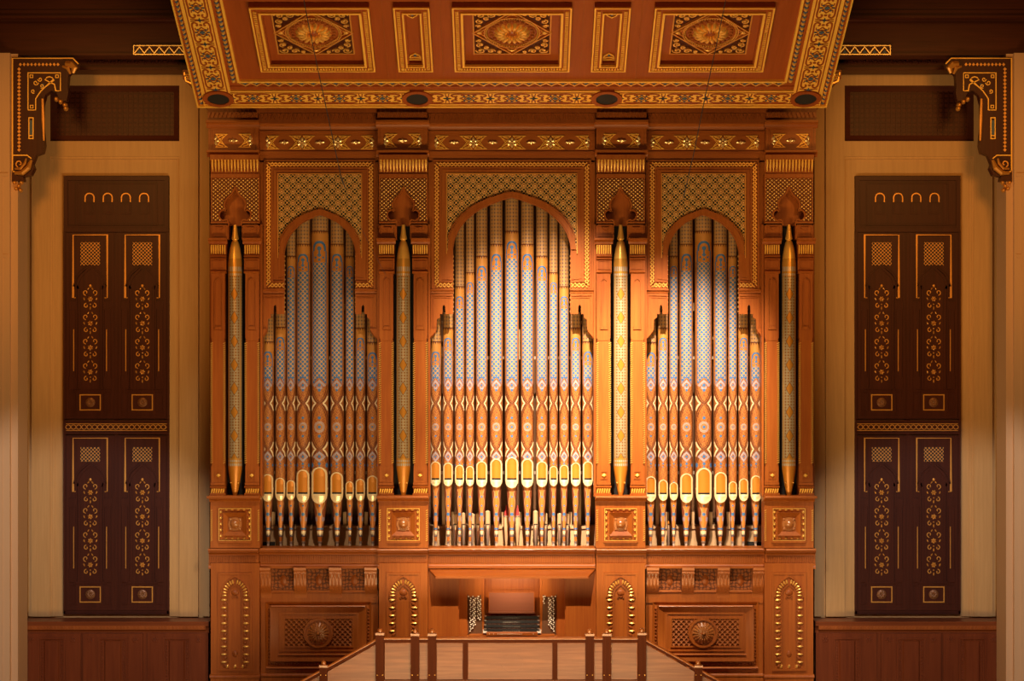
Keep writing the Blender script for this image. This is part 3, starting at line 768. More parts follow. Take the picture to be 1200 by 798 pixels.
    g.band([(cx-12.6, 700), (cx-11.6, 690), (cx-6.5, 683.5), (cx, 680.5), (cx+6.5, 683.5), (cx+11.6, 690), (cx+12.6, 700)], 6.4, 0, .7)
    for s_ in (-1, 1):
        for k in range(9): g.dome(cx+s_*11.6, 707.3+k*9.1, 2.8, 2.0, .4, 1.8, 6, 2, .5*s_)
    g.dome(cx, 766, 3.4, 4, 0, 1.6, 8, 3); g.build('carved_keyhole', 'carve', tw)
    g = MB(T)
    for s_ in (-1, 1):
        for k in range(9): g.dome(cx+s_*13, 703+k*9.1, 4.0, 1.5, .5, 2.4, 6, 2)
        for k in range(7):
            a = -.05+k*.235; g.dome(cx+s_*12.6*math.cos(a), 697-15.5*math.sin(a)**1.0, 3.4, 1.3, .5, 2.6, 6, 2, -s_*a if s_ > 0 else a)
    for k in range(3): g.dome(cx-9+k*9, 781, 1.8, 3.0, 0, 2.4, 6, 2, .3)
    g.build('gilt_leaves', 'gold', tw)

# bays
AR = [(0, 0), (.14, .035), (.27, .085), (.43, .15), (.58, .235), (.70, .33), (.80, .43), (.90, .57), (.965, .72), (1, .88), (1, 1)]
for bi, (b0, b1, cx, hw, ap, nm) in enumerate(BAY):
    rise = 50 if bi != 1 else 66
    jb = 337.5
    arc = crom([(cx-hw*u, ap+rise*v) for u, v in AR[::-1]], 3); arc = arc+[(2*cx-x, y) for x, y in arc[::-1][1:]]
    bw = 63.3 if bi != 1 else 91.2     # half width of bead frame
    g = MB(B0)
    xl, xr = arc[0][0], arc[-1][0]
    g.prism([(b0, 188), (b1, 188), (b1, 344), (xr, 344)]+arc[::-1]+[(xl, 344), (b0, 344)], -8, 0)
    # frame mouldings round the square head, arch mouldings
    fr_ = cx-bw; fo = cx+bw
    def gate(off): return [(xl-1, jb-off), (fr_+off, jb-off), (fr_+off, 189.5+off), (fo-off, 189.5+off), (fo-off, jb-off), (xr+1, jb-off)]
    g.band(gate(-1), 1.6, 0, 2.2); g.band(gate(7.3), 1.6, 0, 2.2); g.band(gate(11), 3, 0, 1.0)
    sh = [(cx+(x-cx)*(1+3.4/hw), y-3.2 if y < ap+rise else y) for x, y in arc]
    g.band(sh[1:-1], 5.5, -2, 2.6); g.band([(cx+(x-cx)*(1+6.5/hw), y-6.2 if y < ap+rise else y) for x, y in arc][4:-4], 1.4, 0, 3.6)
    fr = g.build('arch_frame', 'wood', case); fr['label'] = 'wooden arch front of the %s bay' % nm
    # solid star lattice in the spandrels, its pierced holes painted black
    g = MB(B0); lw = bw-15 if bi != 1 else bw-15.5
    ar2 = [(cx+(x-cx)*(1+5.5/hw), y-5.2) for x, y in arc if abs(x-cx)*(1+5.5/hw) < lw-.2 and y < ap+rise]
    yb = max(ar2[0][1]+4, ap+rise-24)
    g.prism([(cx-lw, 204.5), (cx+lw, 204.5), (cx+lw, yb)]+ar2[::-1]+[(cx-lw, yb)], -.5, .8)
    g.build('star_lattice', 'star', fr, uv=True)
    g = MB(B0); g.band([(cx-lw-.8, yb+3), (cx-lw-.8, 203.8), (cx+lw+.8, 203.8), (cx+lw+.8, yb+3)], 1.0, 0, 2.2); g.build('gilt_fillet', 'goldd', fr)
    # interlaced gilt chain
    g = MB(B0)
    path = gate(3.3); 
    for (x0, y0), (x1, y1) in zip(path, path[1:]):
        l = math.hypot(x1-x0, y1-y0); n = max(1, round(l/8.6)); dx, dy = (x1-x0)/l, (y1-y0)/l; st_ = l/n
        for sg in (-1, 1):
            pts = []
            for k in range(n*2+1):
                q = [0, 1][k % 2]*2-1; o_ = sg*q*2.2; tt = k*st_/2
                pts.append((x0+dx*tt-dy*o_, y0+dy*tt+dx*o_, 1.3))
            g.band([(p[0], p[1]) for p in pts], .95, 0, 1.7)
        for k in range(n*2+1): tt = k*st_/2; g.dome(x0+dx*tt-dy*2.4, y0+dy*tt+dx*2.4, .95, .95, 0.6, 1.8, 5, 2); g.dome(x0+dx*tt+dy*2.4, y0+dy*tt-dx*2.4, .95, .95, .6, 1.8, 5, 2)
    g.build('gilt_chain', 'gold', fr)
    # side flaps with stepped cut-outs below the head
    for s_ in (-1, 1):
        def X(d): return cx+s_*d
        e = abs((b0 if s_ < 0 else b1)-cx); i0 = hw
        # steps measured inward from the outer edge of the bay
        poly = [(e, 343), (i0, 343), (i0, 368), (e-19.5-.5, 368), (e-19.7, 359), (e-18.2, 357), (e-16.7, 359), (e-16.5, 368), (e-13.5, 368), (e-13.5, 372), (e-10, 374), (e-9.5, 387), (e-8.5, 390), (e-3, 397), (e, 399)]
        if i0 > e-20: poly = poly[:3]+poly[3:]
        g = MB(B0); g.prism([(X(a), b) for a, b in poly], -6, 0)
        g.band([(X(e-3.5), 388), (X(e-3.5), 346), (X(i0+1), 346)], 1.6, 0, 1.6); g.band([(X(e-6.2), 386), (X(e-6.2), 349), (X(i0+1.5), 349)], 1, 0, 1)
        g.prism([(X(e-9.5), 385.5), (X(e), 385.5), (X(e), 398), (X(e-3), 395), (X(e-8), 389)], 0, 4)
        g.mould(min(X(i0-.5), X(e)), max(X(i0-.5), X(e)), 339, 343.5, 0, 3, 'crown')
        g.build('side_flap', 'wood', fr)
        # gilt bead strip down the inner edge of the opening
        g = MB(B0)
        for k in range(13): g.dome(X(i0+.2), 300+k*5.4, 1.2, 1.6, -6, 6.6, 5, 2)
        g.build('bead_strip', 'gold', fr)
    # unseen board added over the bay so that light stays in front
    g = MB(B0); g.box(b0, b1, 186, 190, -120, -6); g.build('bay_light_blocker', 'inner_dark', fr)

# interior behind the pipes
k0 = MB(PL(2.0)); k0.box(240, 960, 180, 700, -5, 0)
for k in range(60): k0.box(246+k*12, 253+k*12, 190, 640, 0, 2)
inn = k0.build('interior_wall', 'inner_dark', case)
for (a, b_) in ((300, 446), (500, 700), (754, 900)):
    g = MB(PL(1.25)); g.box(a, b_, 619, 645, -40, 0); g.box(a, b_, 616.5, 619.5, -40, 2)
    n = int((b_-a)/22)
    for k in range(n+1): g.box(a+k*22, a+k*22+1.2, 619, 645, 0, 1)
    g.build('windchest', 'inner', case)
for (a, b_) in ((304, 444), (502, 698), (756, 896)):
    for v in (417.5, 552): g = MB(PL(.95)); g.box(a, b_, v, v+3.6, -2, 0); g.build('pipe_rack', 'silver', case)
for (a, b_, v0, v1) in ((756, 818, 355, 364), (396, 420, 356, 364), (588, 592, 386, 420), (608, 612, 386, 420), (826, 860, 395, 398), (516, 552, 376, 380), (648, 682, 376, 380)):
    g = MB(PL(1.3)); g.box(a, b_, v0, v1, -3, 0); g.build('inner_batten', 'inner', case)
for u in (770.5, 782, 812, 833, 854, 520, 531, 668, 679, 590, 609.5, 320, 429, 404):
    g = MB(PL(1.3)); g.box(u-2.0, u+2.0, 556 if u in (770.5, 520, 679) else 600, 642, -6, 0); g.build('inner_post', 'inner', case)
for a, b_ in ((303.5, 322), (876, 895)): g = MB(PL(1.15)); g.box(a, b_, 635, 643, -5, 0); g.build('black_box', 'blackp', case)

# lower bay fronts: corbels, recessed lattice, raised panel with rosette
for bi in (0, 2):
    b0, b1, cx, hw, ap, nm = BAY[bi]
    g = MB(PL(.1))
    g.box(b0, b1, 664, 832, -10, 0)
    g.box(b0, b1, 692, 706, 0, 5.5); g.box(b0, b1, 694.5, 832, 0, 4)
    g.mould(b0, b1, 788, 793, 4, 7, 'base'); g.box(b0, b1, 792, 832, 4, 7)
    g.slope_ring(b0+8, b1-8, 705, 782, 3, 4, 6.5)
    g.slope_ring(b0+13.5, b1-13.5, 708.5, 774, 9, 6.5, 10)
    g.box(b0+20, b1-20, 716, 767, 3, 6); g.ring(b0+24, b1-24, 717.5, 762.5, 1.5, 6, 7.5); g.ring(b0+29, b1-29, 723, 758, 1.5, 6, 7.5)
    lo_ = g
    g = MB(PL(.1))
    for k in range(3): c = b0+7.5+k*41.3; g.mould(c+7.4, c+33.8, 691.2, 694.4, 4, 7.6, 'round', 6)
    g.mould(b0+8.5, b1-8.5, 780.5, 783.5, 6, 9, 'round', 6); g.mould(b0+22.5, b1-22.5, 765, 767.4, 7, 10.4, 'round', 6); g.mould(b0+15, b1-15, 708.2, 711, 9.5, 11.6, 'round', 6)  # paler strips added to give the panel edges bright lines
    sill = g
    lo = lo_.build('lower_panel', 'wood', case); sill.build('panel_highlight_strip', 'nose', lo); lo['label'] = 'lower front panel of the %s bay' % nm
    g = MB(PL(.1)); g.box(b0+30.5, b1-30.5, 724, 757, 5, 6.6); g.build('carved_lattice', 'relief', lo, uv=True)
    g = MB(PL(.1)); g.box(b0+2, b1-2, 667, 692, -1, 1.2); g.build('recess_carving', 'carved', lo, uv=True)
    g = MB(PL(.1))
    for k in range(3):
        c = b0+28.3+k*41.5; g.dome(c, 680, 4, 7, 1, 1.6, 10, 3)
    for k in range(17):
        v = 713+k*4; g.dome(b0+11.6, v, 1.3, 1.4, 4, 3, 6, 2); g.dome(b1-11.6, v, 1.3, 1.4, 4, 3, 6, 2)
    for k in range(28): g.dome(b0+15+k*4.05, 777.6, 1.6, 1.2, 4, 2.6, 6, 2, .5); g.dome(b0+26+k*3.2, 764.8, .9, .7, 6, 1.4, 5, 2)
    g.build('beading', 'carve', lo)
    g = MB(PL(.1)); g.disc(cx-1, 741, 17.5, 6, 8, 28); g.band([(cx-1+16*math.cos(2*PI*k/28), 741+16*math.sin(2*PI*k/28)) for k in range(28)], 2.4, 7, 9.6, True)
    g.lathe(0, 0, [(0.01, 0), (0.01, 0.01)], 3) if False else None
    bs = g.build('rosette_disc', 'wood', lo)
    g = MB(PL(.1)); g.dome(cx-1, 741, 11, 11, 8, 5, 24, 5)
    for k in range(18):
        a = 2*PI*k/18
        g.tube([(cx-1+2.5*math.cos(a), 741+2.5*math.sin(a), 13.2), (cx-1+7.5*math.cos(a), 741+7.5*math.sin(a), 12), (cx-1+11.8*math.cos(a), 741+11.8*math.sin(a), 8.6)], [.6, 1.4, 1.5], 6)
    g.dome(cx-1, 741, 2.6, 2.6, 12.5, 5, 10, 3); g.build('rosette', 'polish', lo)
    for k in range(4):
        c = b0+7.5+k*41.3; c = min(c, b1-7)
        g = MB(PL(.1)); a_, b_ = c-7.2, c+7.2
        g.prof(a_, b_, [(0, 664), (19, 664), (19, 667), (17.5, 668.6), (17.5, 671), (15, 671.5), (14, 675), (13.2, 677), (13.4, 684), (12, 688), (8, 692), (6.5, 696), (5.5, 700), (0, 700)])
        for j in range(3): g.tube([(c-4+4*j, 672, 14.6), (c-4+4*j, 684, 13.6), (c-4+4*j, 691, 9.4)], .9, 6)
        for j in range(7): g.dome(a_+1.2+j*2, 669.5, .8, 1.2, 16.8, 1.6, 5, 2)
        g.build('corbel', 'nose', lo)

# console niche, hood
g = MB(B0)
g.box(502, 537, 664, 832, -3, 3); g.box(663, 698, 664, 832, -3, 3)
g.box(536.5, 547.5, 672, 832, -10, -8); g.box(652.5, 663.5, 672, 832, -10, -8)
g.box(536, 548, 664, 668, -50, -2); g.box(502, 698, 660, 668, -50, -2)
g.box(566, 634, 668, 832, -36, -32); g.ring(575, 625, 679, 693, 1.2, -32, -30.8); g.ring(569, 631, 675, 740, 1.0, -32, -31)
g.box(564.5, 567, 672, 832, -46, -10); g.box(633, 635.5, 672, 832, -46, -10)
g.box(536.5, 538, 668, 832, -12, 0); g.box(662, 663.5, 668, 832, -12, 0)
nic = g.build('console_niche', 'wood', case)
g = MB(B0)
pts = [(502.5, 666.3, 4), (697.5, 666.3, 4), (697.5, 668, 4), (502.5, 668, 4), (511.5, 673.5, 26), (688.5, 673.5, 26), (688.5, 676, 26), (511.5, 676, 26)]
i = g.P(pts)
for f in ((0, 1, 2, 3), (4, 5, 6, 7), (0, 1, 5, 4), (1, 2, 6, 5), (2, 3, 7, 6), (3, 0, 4, 7)): g.f.append([i+k for k in f])
g.build('console_hood', 'wood_h', case)
area('console_lamp', B0(600, 677.5, 14), B0(600, 712, -20), 16, (1, .72, .42), .9, .08)

# ------------------------------------------------------------------ CONSOLE
con = thing('organ_console', 'organ console with dark keyboards and ivory stop knobs in the niche below the centre arch', 'organ console', B0(600, 830, 0))
g = MB(B0); g.box(550, 650, 743.5, 746, -40, 12); g.box(547, 653, 745, 831, -40, 10)
g.chbox(570, 630, 739.5, 744, -30, 13, .6); g.build('console_body', 'wood_h', con)
g = MB(B0); g.box(566, 571, 738.5, 741, -40, 10); g.box(629, 634, 738.5, 741, -40, 10); g.build('key_cheek', 'ivory', con)
g = MB(B0)
for k in range(3): g.dome(573.5+k*5, 741.8, .6, .6, 12.9, 1, 6, 2)
for k in range(12): g.dome(586+k*2.3, 741.8, .6, .6, 12.9, 1, 6, 2)
g.dome(625, 741.8, .6, .6, 12.9, 1, 6, 2); g.build('thumb_piston', 'ivory', con)
g = MB(B0)
a_, b_ = 572.5, 626.5
g.prism([(a_, 695), (b_, 695), (b_, 719), (a_, 719)], -18, -16.5); g.box(a_, b_, 718, 720, -19, -14)
ds = g.build('music_desk', 'desk', con); ds['label'] = 'plain reddish brown music desk'
g = MB(B0); g.ring(a_, b_, 695, 719.3, .7, -16.6, -16.1); g.build('desk_edge', 'wood_h', ds)
for k in range(4):
    v = 722.2+k*4.4; w0 = -14+k*6.4
    g = MB(B0); g.box(568.5, 631.5, v+1.8, v+4.2, w0-8, w0+4); kb = g.build('keyboard', 'blackp', con)
    g = MB(B0); n = 36
    for j in range(n): g.box(571+j*1.62, 571+j*1.62+1.4, v+1.0, v+2.0, w0-7, w0+2.5)
    g.build('natural_keys', 'blackp', kb)
    g = MB(B0)
    for j in range(n):
        if j % 7 not in (2, 6): g.box(572.2+j*1.62, 573+j*1.62, v+.2, v+1.0, w0-7, w0-2.5)
    g.build('sharp_keys', 'desk', kb)
    g = MB(B0)
    for j in range(8): g.dome(590+j*2.6, v+3.1, .5, .5, w0+3.9, .8, 6, 2)
    g.box(567.5, 570, v+.6, v+1.5, w0-4, w0+4.5); g.box(630, 632.5, v+.6, v+1.5, w0-4, w0+4.5)
    g.build('piston', 'silver', kb)
for s_ in (0, 1):
    Q = PL(0, bool(s_))
    g = MB(Q); g.box(547.4, 564.8, 672, 744, -12, -10); jb_ = g.build('stop_jamb', 'wood', con)
    g = MB(Q); g.prism([(547.4, 697), (551, 700), (561, 700), (563.5, 697), (565, 744), (548.5, 744)], -10, -9.3); g.build('jamb_plate', 'inner_dark', jb_)
    cols = [(548.5, 1, 699.5), (551.2, 16, 702), (553.5, 3, 699.5), (554.2, 14, 703.5), (556.3, 13, 702), (560.0, 11, 699.5), (562.6, 10, 703.5)]
    if s_: cols = [(548.5, 1, 699.5), (551.2, 16, 702), (552.9, 3, 699.5), (554.2, 14, 703.5), (556.3, 13, 702), (560.6, 1, 699.5), (562.6, 4, 700)]
    for (u, n, v0) in cols:
        for k in range(n):
            if u == 553.5 or u == 552.9: 
                if k: continue
            g = MB(Q); du = .45*(-1)**k
            g.tube([(u+du, v0+k*2.55, -9.6), (u+du, v0+k*2.55, -7.2)], .45, 6); g.dome(u+du, v0+k*2.55, .95, .95, -7.3, .9, 8, 2); g.build('stop_knob', 'ivory', jb_)

# ------------------------------------------------------------------ PIPES
YP = .62          # depth of the pipe fronts' axes
kP = (D+YP)/F; kF = D/F
def conv(u, v):   # image position at the pipe plane from the photo's own row/column (rows and columns are measured on the frame)
    return u, v
feetrow = 641.0
def pipe(u, hwid, arch, mt, mbm, top, label, grp, slit):
    Q = PL(YP); base = Q(u, feetrow, 0); r = hwid
    t = thing('organ_pipe', label, 'organ pipe', base, grp)
    g = MB(Q)
    pr = [(r, top), (r, (top+arch)/2), (r, arch), (r, 440), (r, 500), (r, slit-20), (r, slit)]
    g.lathe(u, 0, pr, 24, uvmode=True, arch=arch); g.build('pipe_body', 'pipe', t, uv=True)
    g = MB(Q); pr = [(r*.97, slit)]
    def fr_(v): f = (v-mbm)/(feetrow-mbm); return max(1.4, r*(.76-.62*f**1.05))
    for k in range(9): v = mbm+(feetrow-mbm)*k/8; pr.append((fr_(v), v))
    g.lathe(u, 0, pr, 20, uvmode=True, arch=arch); ft = g.build('pipe_foot', 'foot', t, uv=True)
    g = MB(Q)
    for v in (626.5, 634.8): g.lathe(u, 0, [(fr_(v)+.5, v-.9), (fr_(v)+.5, v+.9)], 14)
    g.build('foot_ring', 'silver', ft)
    # mouth: raised lip frame wrapping the pipe, plate, slit and lower lip
    mw = r*.90
    def wrap(x, extra): return math.sqrt(max(r*r-x*x*.72, .1))+extra
    hb = (mbm-slit)
    out = []
    N = 10
    rt = mw*.9
    for k in range(N+1):
        a = PI*k/N; out.append((-mw*math.cos(a), mt+rt-rt*math.sin(a)))
    for k in range(N+1):
        a = PI*k/N; out.append((mw*math.cos(a), mbm-hb*.8+hb*.8*math.sin(a)))
    g = MB(Q); n = len(out)
    # frame ring
    inn_ = [(x*.76, (y-(mt+mbm)/2)*.93+(mt+mbm)/2) for x, y in out]
    i = g.P([(u+x, y, wrap(x, -.2)) for x, y in out]+[(u+x, y, wrap(x, 1.5)) for x, y in out]+[(u+x, y, wrap(x, 1.5)) for x, y in inn_]+[(u+x, y, wrap(x, -.4)) for x, y in inn_])
    for ring in range(3):
        for k in range(n): l = (k+1) % n; g.f.append([i+ring*n+k, i+ring*n+l, i+(ring+1)*n+l, i+(ring+1)*n+k])
    g.build('mouth_frame', 'mouth', t)
    g = MB(Q)    # upper plate
    def strip(y0f, y1f, e0, e1, wd):
        K = 8; a = g.P([(u+wd*(2*k/K-1), y0f(wd*(2*k/K-1)), wrap(wd*(2*k/K-1), e0)) for k in range(K+1)]+[(u+wd*(2*k/K-1), y1f(wd*(2*k/K-1)), wrap(wd*(2*k/K-1), e1)) for k in range(K+1)])
        for k in range(K): g.f.append([a+k, a+k+1, a+K+2+k, a+K+1+k])
    wi = mw*.80
    strip(lambda x: mt+rt-rt*math.sqrt(max(0, 1-(x/mw)**2))+.6, lambda x: mt+rt+2.5, .8, .3, wi)
    strip(lambda x: mt+rt+2.5, lambda x: slit-1.2, .3, .8, wi)
    g.build('upper_lip', 'lip', t)
    g = MB(Q); strip(lambda x: slit-1.2, lambda x: slit+.9, .6, .6, wi); g.build('mouth_slit', 'blackp', t)  # black strip paints the dark of the open slit
    g = MB(Q); strip(lambda x: slit+.9, lambda x: slit+3.2, .9, 1.5, wi)
    strip(lambda x: slit+3.2, lambda x: mbm-hb*.8+hb*.8*math.sqrt(max(0, 1-(x/mw)**2)), 1.5, .5, wi)
    g.build('lower_lip', 'mouth', t)
    return t
ordn = ['first', 'second', 'third', 'fourth', 'fifth', 'sixth', 'seventh', 'eighth', 'ninth', 'tenth', 'eleventh', 'twelfth', 'thirteenth']
bays_p = {
 'left': (577.6, [(314.3, 7.0, 412, 555.4, 587.5, 366), (328.8, 6.3, 395, 559.6, 586.6, 366), (341.2, 5.6, 312, 562.5, 586, 240), (355.6, 8.3, 298, 550, 589, 236), (375, 10.2, 283, 547, 590, 230), (395.2, 8.1, 298, 553, 589, 236), (410, 5.3, 312, 564, 586, 240), (422.5, 6.0, 396, 561, 587, 366), (436.8, 7.0, 413, 557, 587.5, 366)]),
 'centre': (561.2, [(510.6, 6.5, 412, 540.5, 569.5, 366), (525.2, 6.1, 396, 542, 569.5, 366), (538.6, 5.8, 347.5, 544.5, 569.5, 250), (550.8, 5.2, 331, 546, 569.5, 240), (564.5, 7.0, 312, 540.3, 570.5, 230), (581.6, 7.7, 298, 537.3, 571, 222), (599.8, 8.3, 283, 535.5, 571.8, 212), (618, 7.7, 298, 537.3, 571, 222), (635, 7.0, 312, 540.3, 570.5, 230), (648.6, 5.2, 331, 546, 569.5, 240), (661, 5.8, 347.5, 544.5, 569.5, 250), (674.5, 6.1, 396, 542, 569.5, 366), (688.8, 6.5, 412, 540.5, 569.5, 366)]),
 'right': (578.2, [(762.4, 6.7, 413, 558, 587.5, 366), (776.8, 6.0, 396, 562, 586.6, 366), (789.3, 5.3, 312, 565, 586, 240), (804, 8.0, 298, 554.5, 589, 236), (824.2, 10.0, 283, 548, 590, 230), (844, 8.0, 298, 553, 589, 236), (858.4, 5.3, 312, 564, 586, 240), (871, 6.0, 396, 560.5, 587, 366), (885.4, 6.8, 413, 557, 587.5, 366)])}
for nm, (slit, L) in bays_p.items():
    for k, (u, r, ar, mt, mb_, top) in enumerate(L):
        c = len(L)//2
        kind = 'tallest painted organ pipe, at the middle of the %s arch' % nm if k == c else \
               '%s painted organ pipe from the left in the %s arch, blue lattice and gilt mouth' % (ordn[k], nm)
        # a pipe's foot is smaller and its mouth lip sits at the same row; short side pipes end under the flap
        pipe(u, r, ar, mt, mb_, top, kind, 'painted pipes in the %s arch' % nm, slit)

for ti, cx in enumerate(TC):
    nm = ('outermost left', 'inner left', 'inner right', 'outermost right')[ti]
    Q = PL(-.2); t = thing('tower_pipe', 'slim gilded lace patterned pipe with conical top in the %s tower' % nm, 'organ pipe', Q(cx, 581, 0), 'gilded pipes in the towers')
    r = 8.3
    g = MB(Q); g.lathe(cx, 0, [(r*.93, 303), (r, 309), (r, 430), (r, 546)], 24, uvmode=True, arch=0); g.build('pipe_body', 'tower_pipe', t, uv=True)
    g = MB(Q); g.lathe(cx, 0, [(2.0, 263.5), (3.2, 274), (4.3, 280), (2.4, 281.8), (4.2, 284), (6.0, 291), (7.3, 299), (7.8, 303.3)], 22); g.build('pipe_tip', 'gold', t)
    g = MB(Q); g.lathe(cx, 0, [(r, 545.5), (r*.97, 550), (r*.72, 564), (r*.42, 576), (2.4, 581)], 22); g.build('pipe_foot', 'lip', t)
    g = MB(Q); g.dome(cx-4.4, 565.5, 1.1, 1.1, 5, 1.6, 6, 3); g.dome(cx+4.4, 565.5, 1.1, 1.1, 5, 1.6, 6, 3); g.build('foot_stud', 'gold', t)

# small inner pipes seen between the feet of the centre arch
Q = PL(.98)
inner = [(533.5, 603, 0), (543.3, 602, 0), (553.8, 603, 0), (560.2, 602, 0), (571.6, 599.5, 1), (593.2, 590, 2), (606.4, 590, 2), (627.6, 599.5, 1), (639, 602, 0), (648.6, 603, 0), (655.6, 602.5, 0), (664.8, 603, 0), (783.5, 612, 3)]
for k, (u, top, kd) in enumerate(inner):
    side = 'left' if u < 600 else 'right'
    if kd == 3: lab = 'short thin metal pipe standing behind the feet of the right arch'
    elif kd == 2: lab = 'small pipe with red felt cone just %s of the centre foot' % side
    else:
        grp_ = [x for x in inner if (x[0] < 600) == (u < 600) and x[2] < 2]
        pos = sorted([x[0] for x in grp_]).index(u)
        lab = '%s small plain pipe from the left behind the feet, %s half of centre arch' % (ordn[pos], side)
    r = 2.6 if kd in (0,) else (3.0 if kd == 1 else 2.4)
    t = thing('inner_pipe', lab, 'organ pipe', Q(u, 641, 0), 'small inner pipes')
    if kd == 2:
        g = MB(Q); g.lathe(u, 0, [(.4, 592), (2.6, 604)], 10); g.build('felt_cone', 'red', t)
        g = MB(Q); g.lathe(u, 0, [(3.2, 604.5), (3.4, 606.5), (.9, 641)], 12); g.build('pipe_foot', 'inner', t)
        g = MB(Q); g.lathe(u, 0, [(3.8, 604), (3.8, 605.6)], 12); g.build('collar', 'silver', t); continue
    if kd == 3: r = 1.6
    g = MB(Q); g.lathe(u, 0, [(r*.3, top-1.4), (r, top), (r, 617), (r, 619)], 14); g.build('pipe_body', 'lip' if kd == 3 else 'inner', t)
    g = MB(Q); g.lathe(u, 0, [(r+.2, 615.5), (r+.3, 617), (r*.9, 619.5), (.9, 641)], 14); g.build('pipe_foot', 'silver', t)
    g = MB(Q); g.box(u-r*.7, u+r*.7, 613.6, 614.8, r*.6, r+.2); g.build('mouth_slit', 'blackp', t)  # dark of the slit laid on as a black bar

# ------------------------------------------------------------------ CANOPY (tilted acoustic ceiling)
m_ = .41; kk = math.sqrt(1+m_*m_)
Oc = Vector((0, -2.5, ZC+(480-123.5)*(D-2.5)/F))
X_, T_, N_ = Vector((1, 0, 0)), Vector((0, -1, m_))/kk, Vector((0, -m_, -1))/kk
can = thing('acoustic_canopy', 'tilted wooden ceiling canopy with gold arabesque border and rosette coffers above the organ', 'canopy')
can.matrix_world = Matrix(((X_.x, T_.x, N_.x, Oc.x), (X_.y, T_.y, N_.y, Oc.y), (X_.z, T_.z, N_.z, Oc.z), (0, 0, 0, 1))); can['_l'] = 1
HW = 348.5      # half width in sixtieths of a metre
LEN = 330
def CB(name, mat, parent, fn, uv=False):
    g = MB(LOC); fn(g); me = g.build(name, mat, None, uv=uv); me.parent = parent; me.matrix_parent_inverse = Matrix(); me.location = (0, 0, 0); return me
slab = CB('canopy_board', 'canopy', can, lambda g: (g.box(-HW, HW, 0, LEN, -22, 0), g.box(-HW+1, HW-1, -1.2, 0, -22, 1.5), g.box(-HW+40, HW-40, 36, 43, 0, 1)))
def border(g):
    g.box(-HW, HW, 0, 2.6, 0, 3.2)
    g.box(-HW+8, HW-8, 3.6, 34.5, 0, 2)            # rear ground
    for s_ in (-1, 1):
        a, b = sorted((s_*(HW-8.5), s_*(HW-40.5))); g.box(a, b, 34.5, LEN, 0, 2)
        a, b = sorted((s_*(HW-50.2), s_*(HW-52.8))); g.box(a, b, 56, LEN, 0, 3.2)
        a, b = sorted((s_*(HW-1.6), s_*(HW))); g.box(a, b, 0, LEN, 0, 2.6)
    g.box(-HW+50.2, HW-50.2, 54.2, 57, 0, 3.2)
CB('gold_border', 'goldp', slab, border)
def grooves(g):
    g.box(-HW+9, HW-9, 6.6, 8.0, 2, 2.5); g.box(-HW+40, HW-40, 30.5, 31.8, 2, 2.5)
    for s_ in (-1, 1):
        for o in (12.2, 36.4):
            a, b = sorted((s_*(HW-o), s_*(HW-o-1.3))); g.box(a, b, 8, LEN, 2, 2.5)
    # arabesque units
    def unit(cu, cv, du, dv, W, L2):      # du,dv: axis along the band
        def tr(a, b): return (cu+a*dv+b*du, cv-a*du+b*dv) if True else None
        for sa in (-1, 1):
            for sb in (-1, 1):
                p = [(W*.80, 0), (W*.84, L2*.45), (W*.80, L2*.68), (W*.62, L2*.80), (W*.38, L2*.74), (W*.32, L2*.60), (W*.46, L2*.55)]
                g.band([tr(sa*a, sb*b) for a, b in crom(p, 3)], 1.9, 2, 2.6)
                g.band([tr(sa*a, sb*b) for a, b in ((W*.14, L2*.99), (W*.5, L2*.93), (W*.88, L2*.92))], 1.2, 2, 2.6)
                g.band([tr(sa*a, sb*b) for a, b in crom([(0, L2*.42), (W*.25, L2*.26), (W*.55, L2*.20), (W*.60, L2*.36)], 3)], 1.2, 2, 2.6)
                g.band([tr(sa*a, sb*b) for a, b in ((W*.56, 0), (W*.30, L2*.12), (0, L2*.20))], 1.1, 2, 2.6)
            c = tr(0, sa*L2*.60); g.disc(c[0], c[1], 1.7, 2, 2.6, 8)
    UNITS.clear()
    n = 13; a0, a1 = -HW+40, HW-40; L = (a1-a0)/n
    for k in range(n): unit(a0+L*(k+.5), 19.2, 1, 0, 11, L/2); UNITS.append((a0+L*(k+.5), 19.2, 1, 0, 11, L/2))
    for s_ in (-1, 1):
        for k in range(6): unit(s_*(HW-24.9), 38+L*(k+.5), 0, 1, 11, L/2); UNITS.append((s_*(HW-24.9), 38+L*(k+.5), 0, 1, 11, L/2))
UNITS = []
CB('arabesque', 'canopy', slab, grooves)
def blues(g):
    for cu, cv, du, dv, W, L2 in UNITS:
        def tr(a, b): return (cu+a*dv+b*du, cv-a*du+b*dv)
        def dia(a, b, ra, rb): g.prism([tr(a-ra, b), tr(a, b+rb), tr(a+ra, b), tr(a, b-rb)], 2, 2.8)
        dia(0, 0, 3.2, 3.2)
        for sa in (-1, 1):
            dia(sa*4.2, 5, 1.5, 1.3) ; dia(sa*4.2, -5, 1.5, 1.3); dia(sa*6.6, 0, 1.6, 1.2)
        dia(0, L2, 1.2, 4.6); dia(0, L2, 4.6, 1.2); dia(0, -L2, 1.2, 4.6); dia(0, -L2, 4.6, 1.2)
    n = 48; a0, a1 = -HW+52, HW-52; L = (a1-a0)/n
    for k in range(n): c = a0+L*(k+.5); g.prism([(c-3.4, 52), (c+3.4, 52), (c, 47.6)], 0, 1.6)
    for s_ in (-1, 1):
        for k in range(36): v = 7+k*9; u = s_*(HW-5.2); g.prism([(u-1.8, v), (u, v+2.8), (u+1.8, v), (u, v-2.8)], 0, 1.5)
        for k in range(30): v = 59+k*9; u = s_*(HW-46); g.prism([(u-2.4, v), (u, v+3), (u+2.4, v), (u, v-3)], 0, 1.5)
CB('blue_inlay', 'blue', slab, blues)
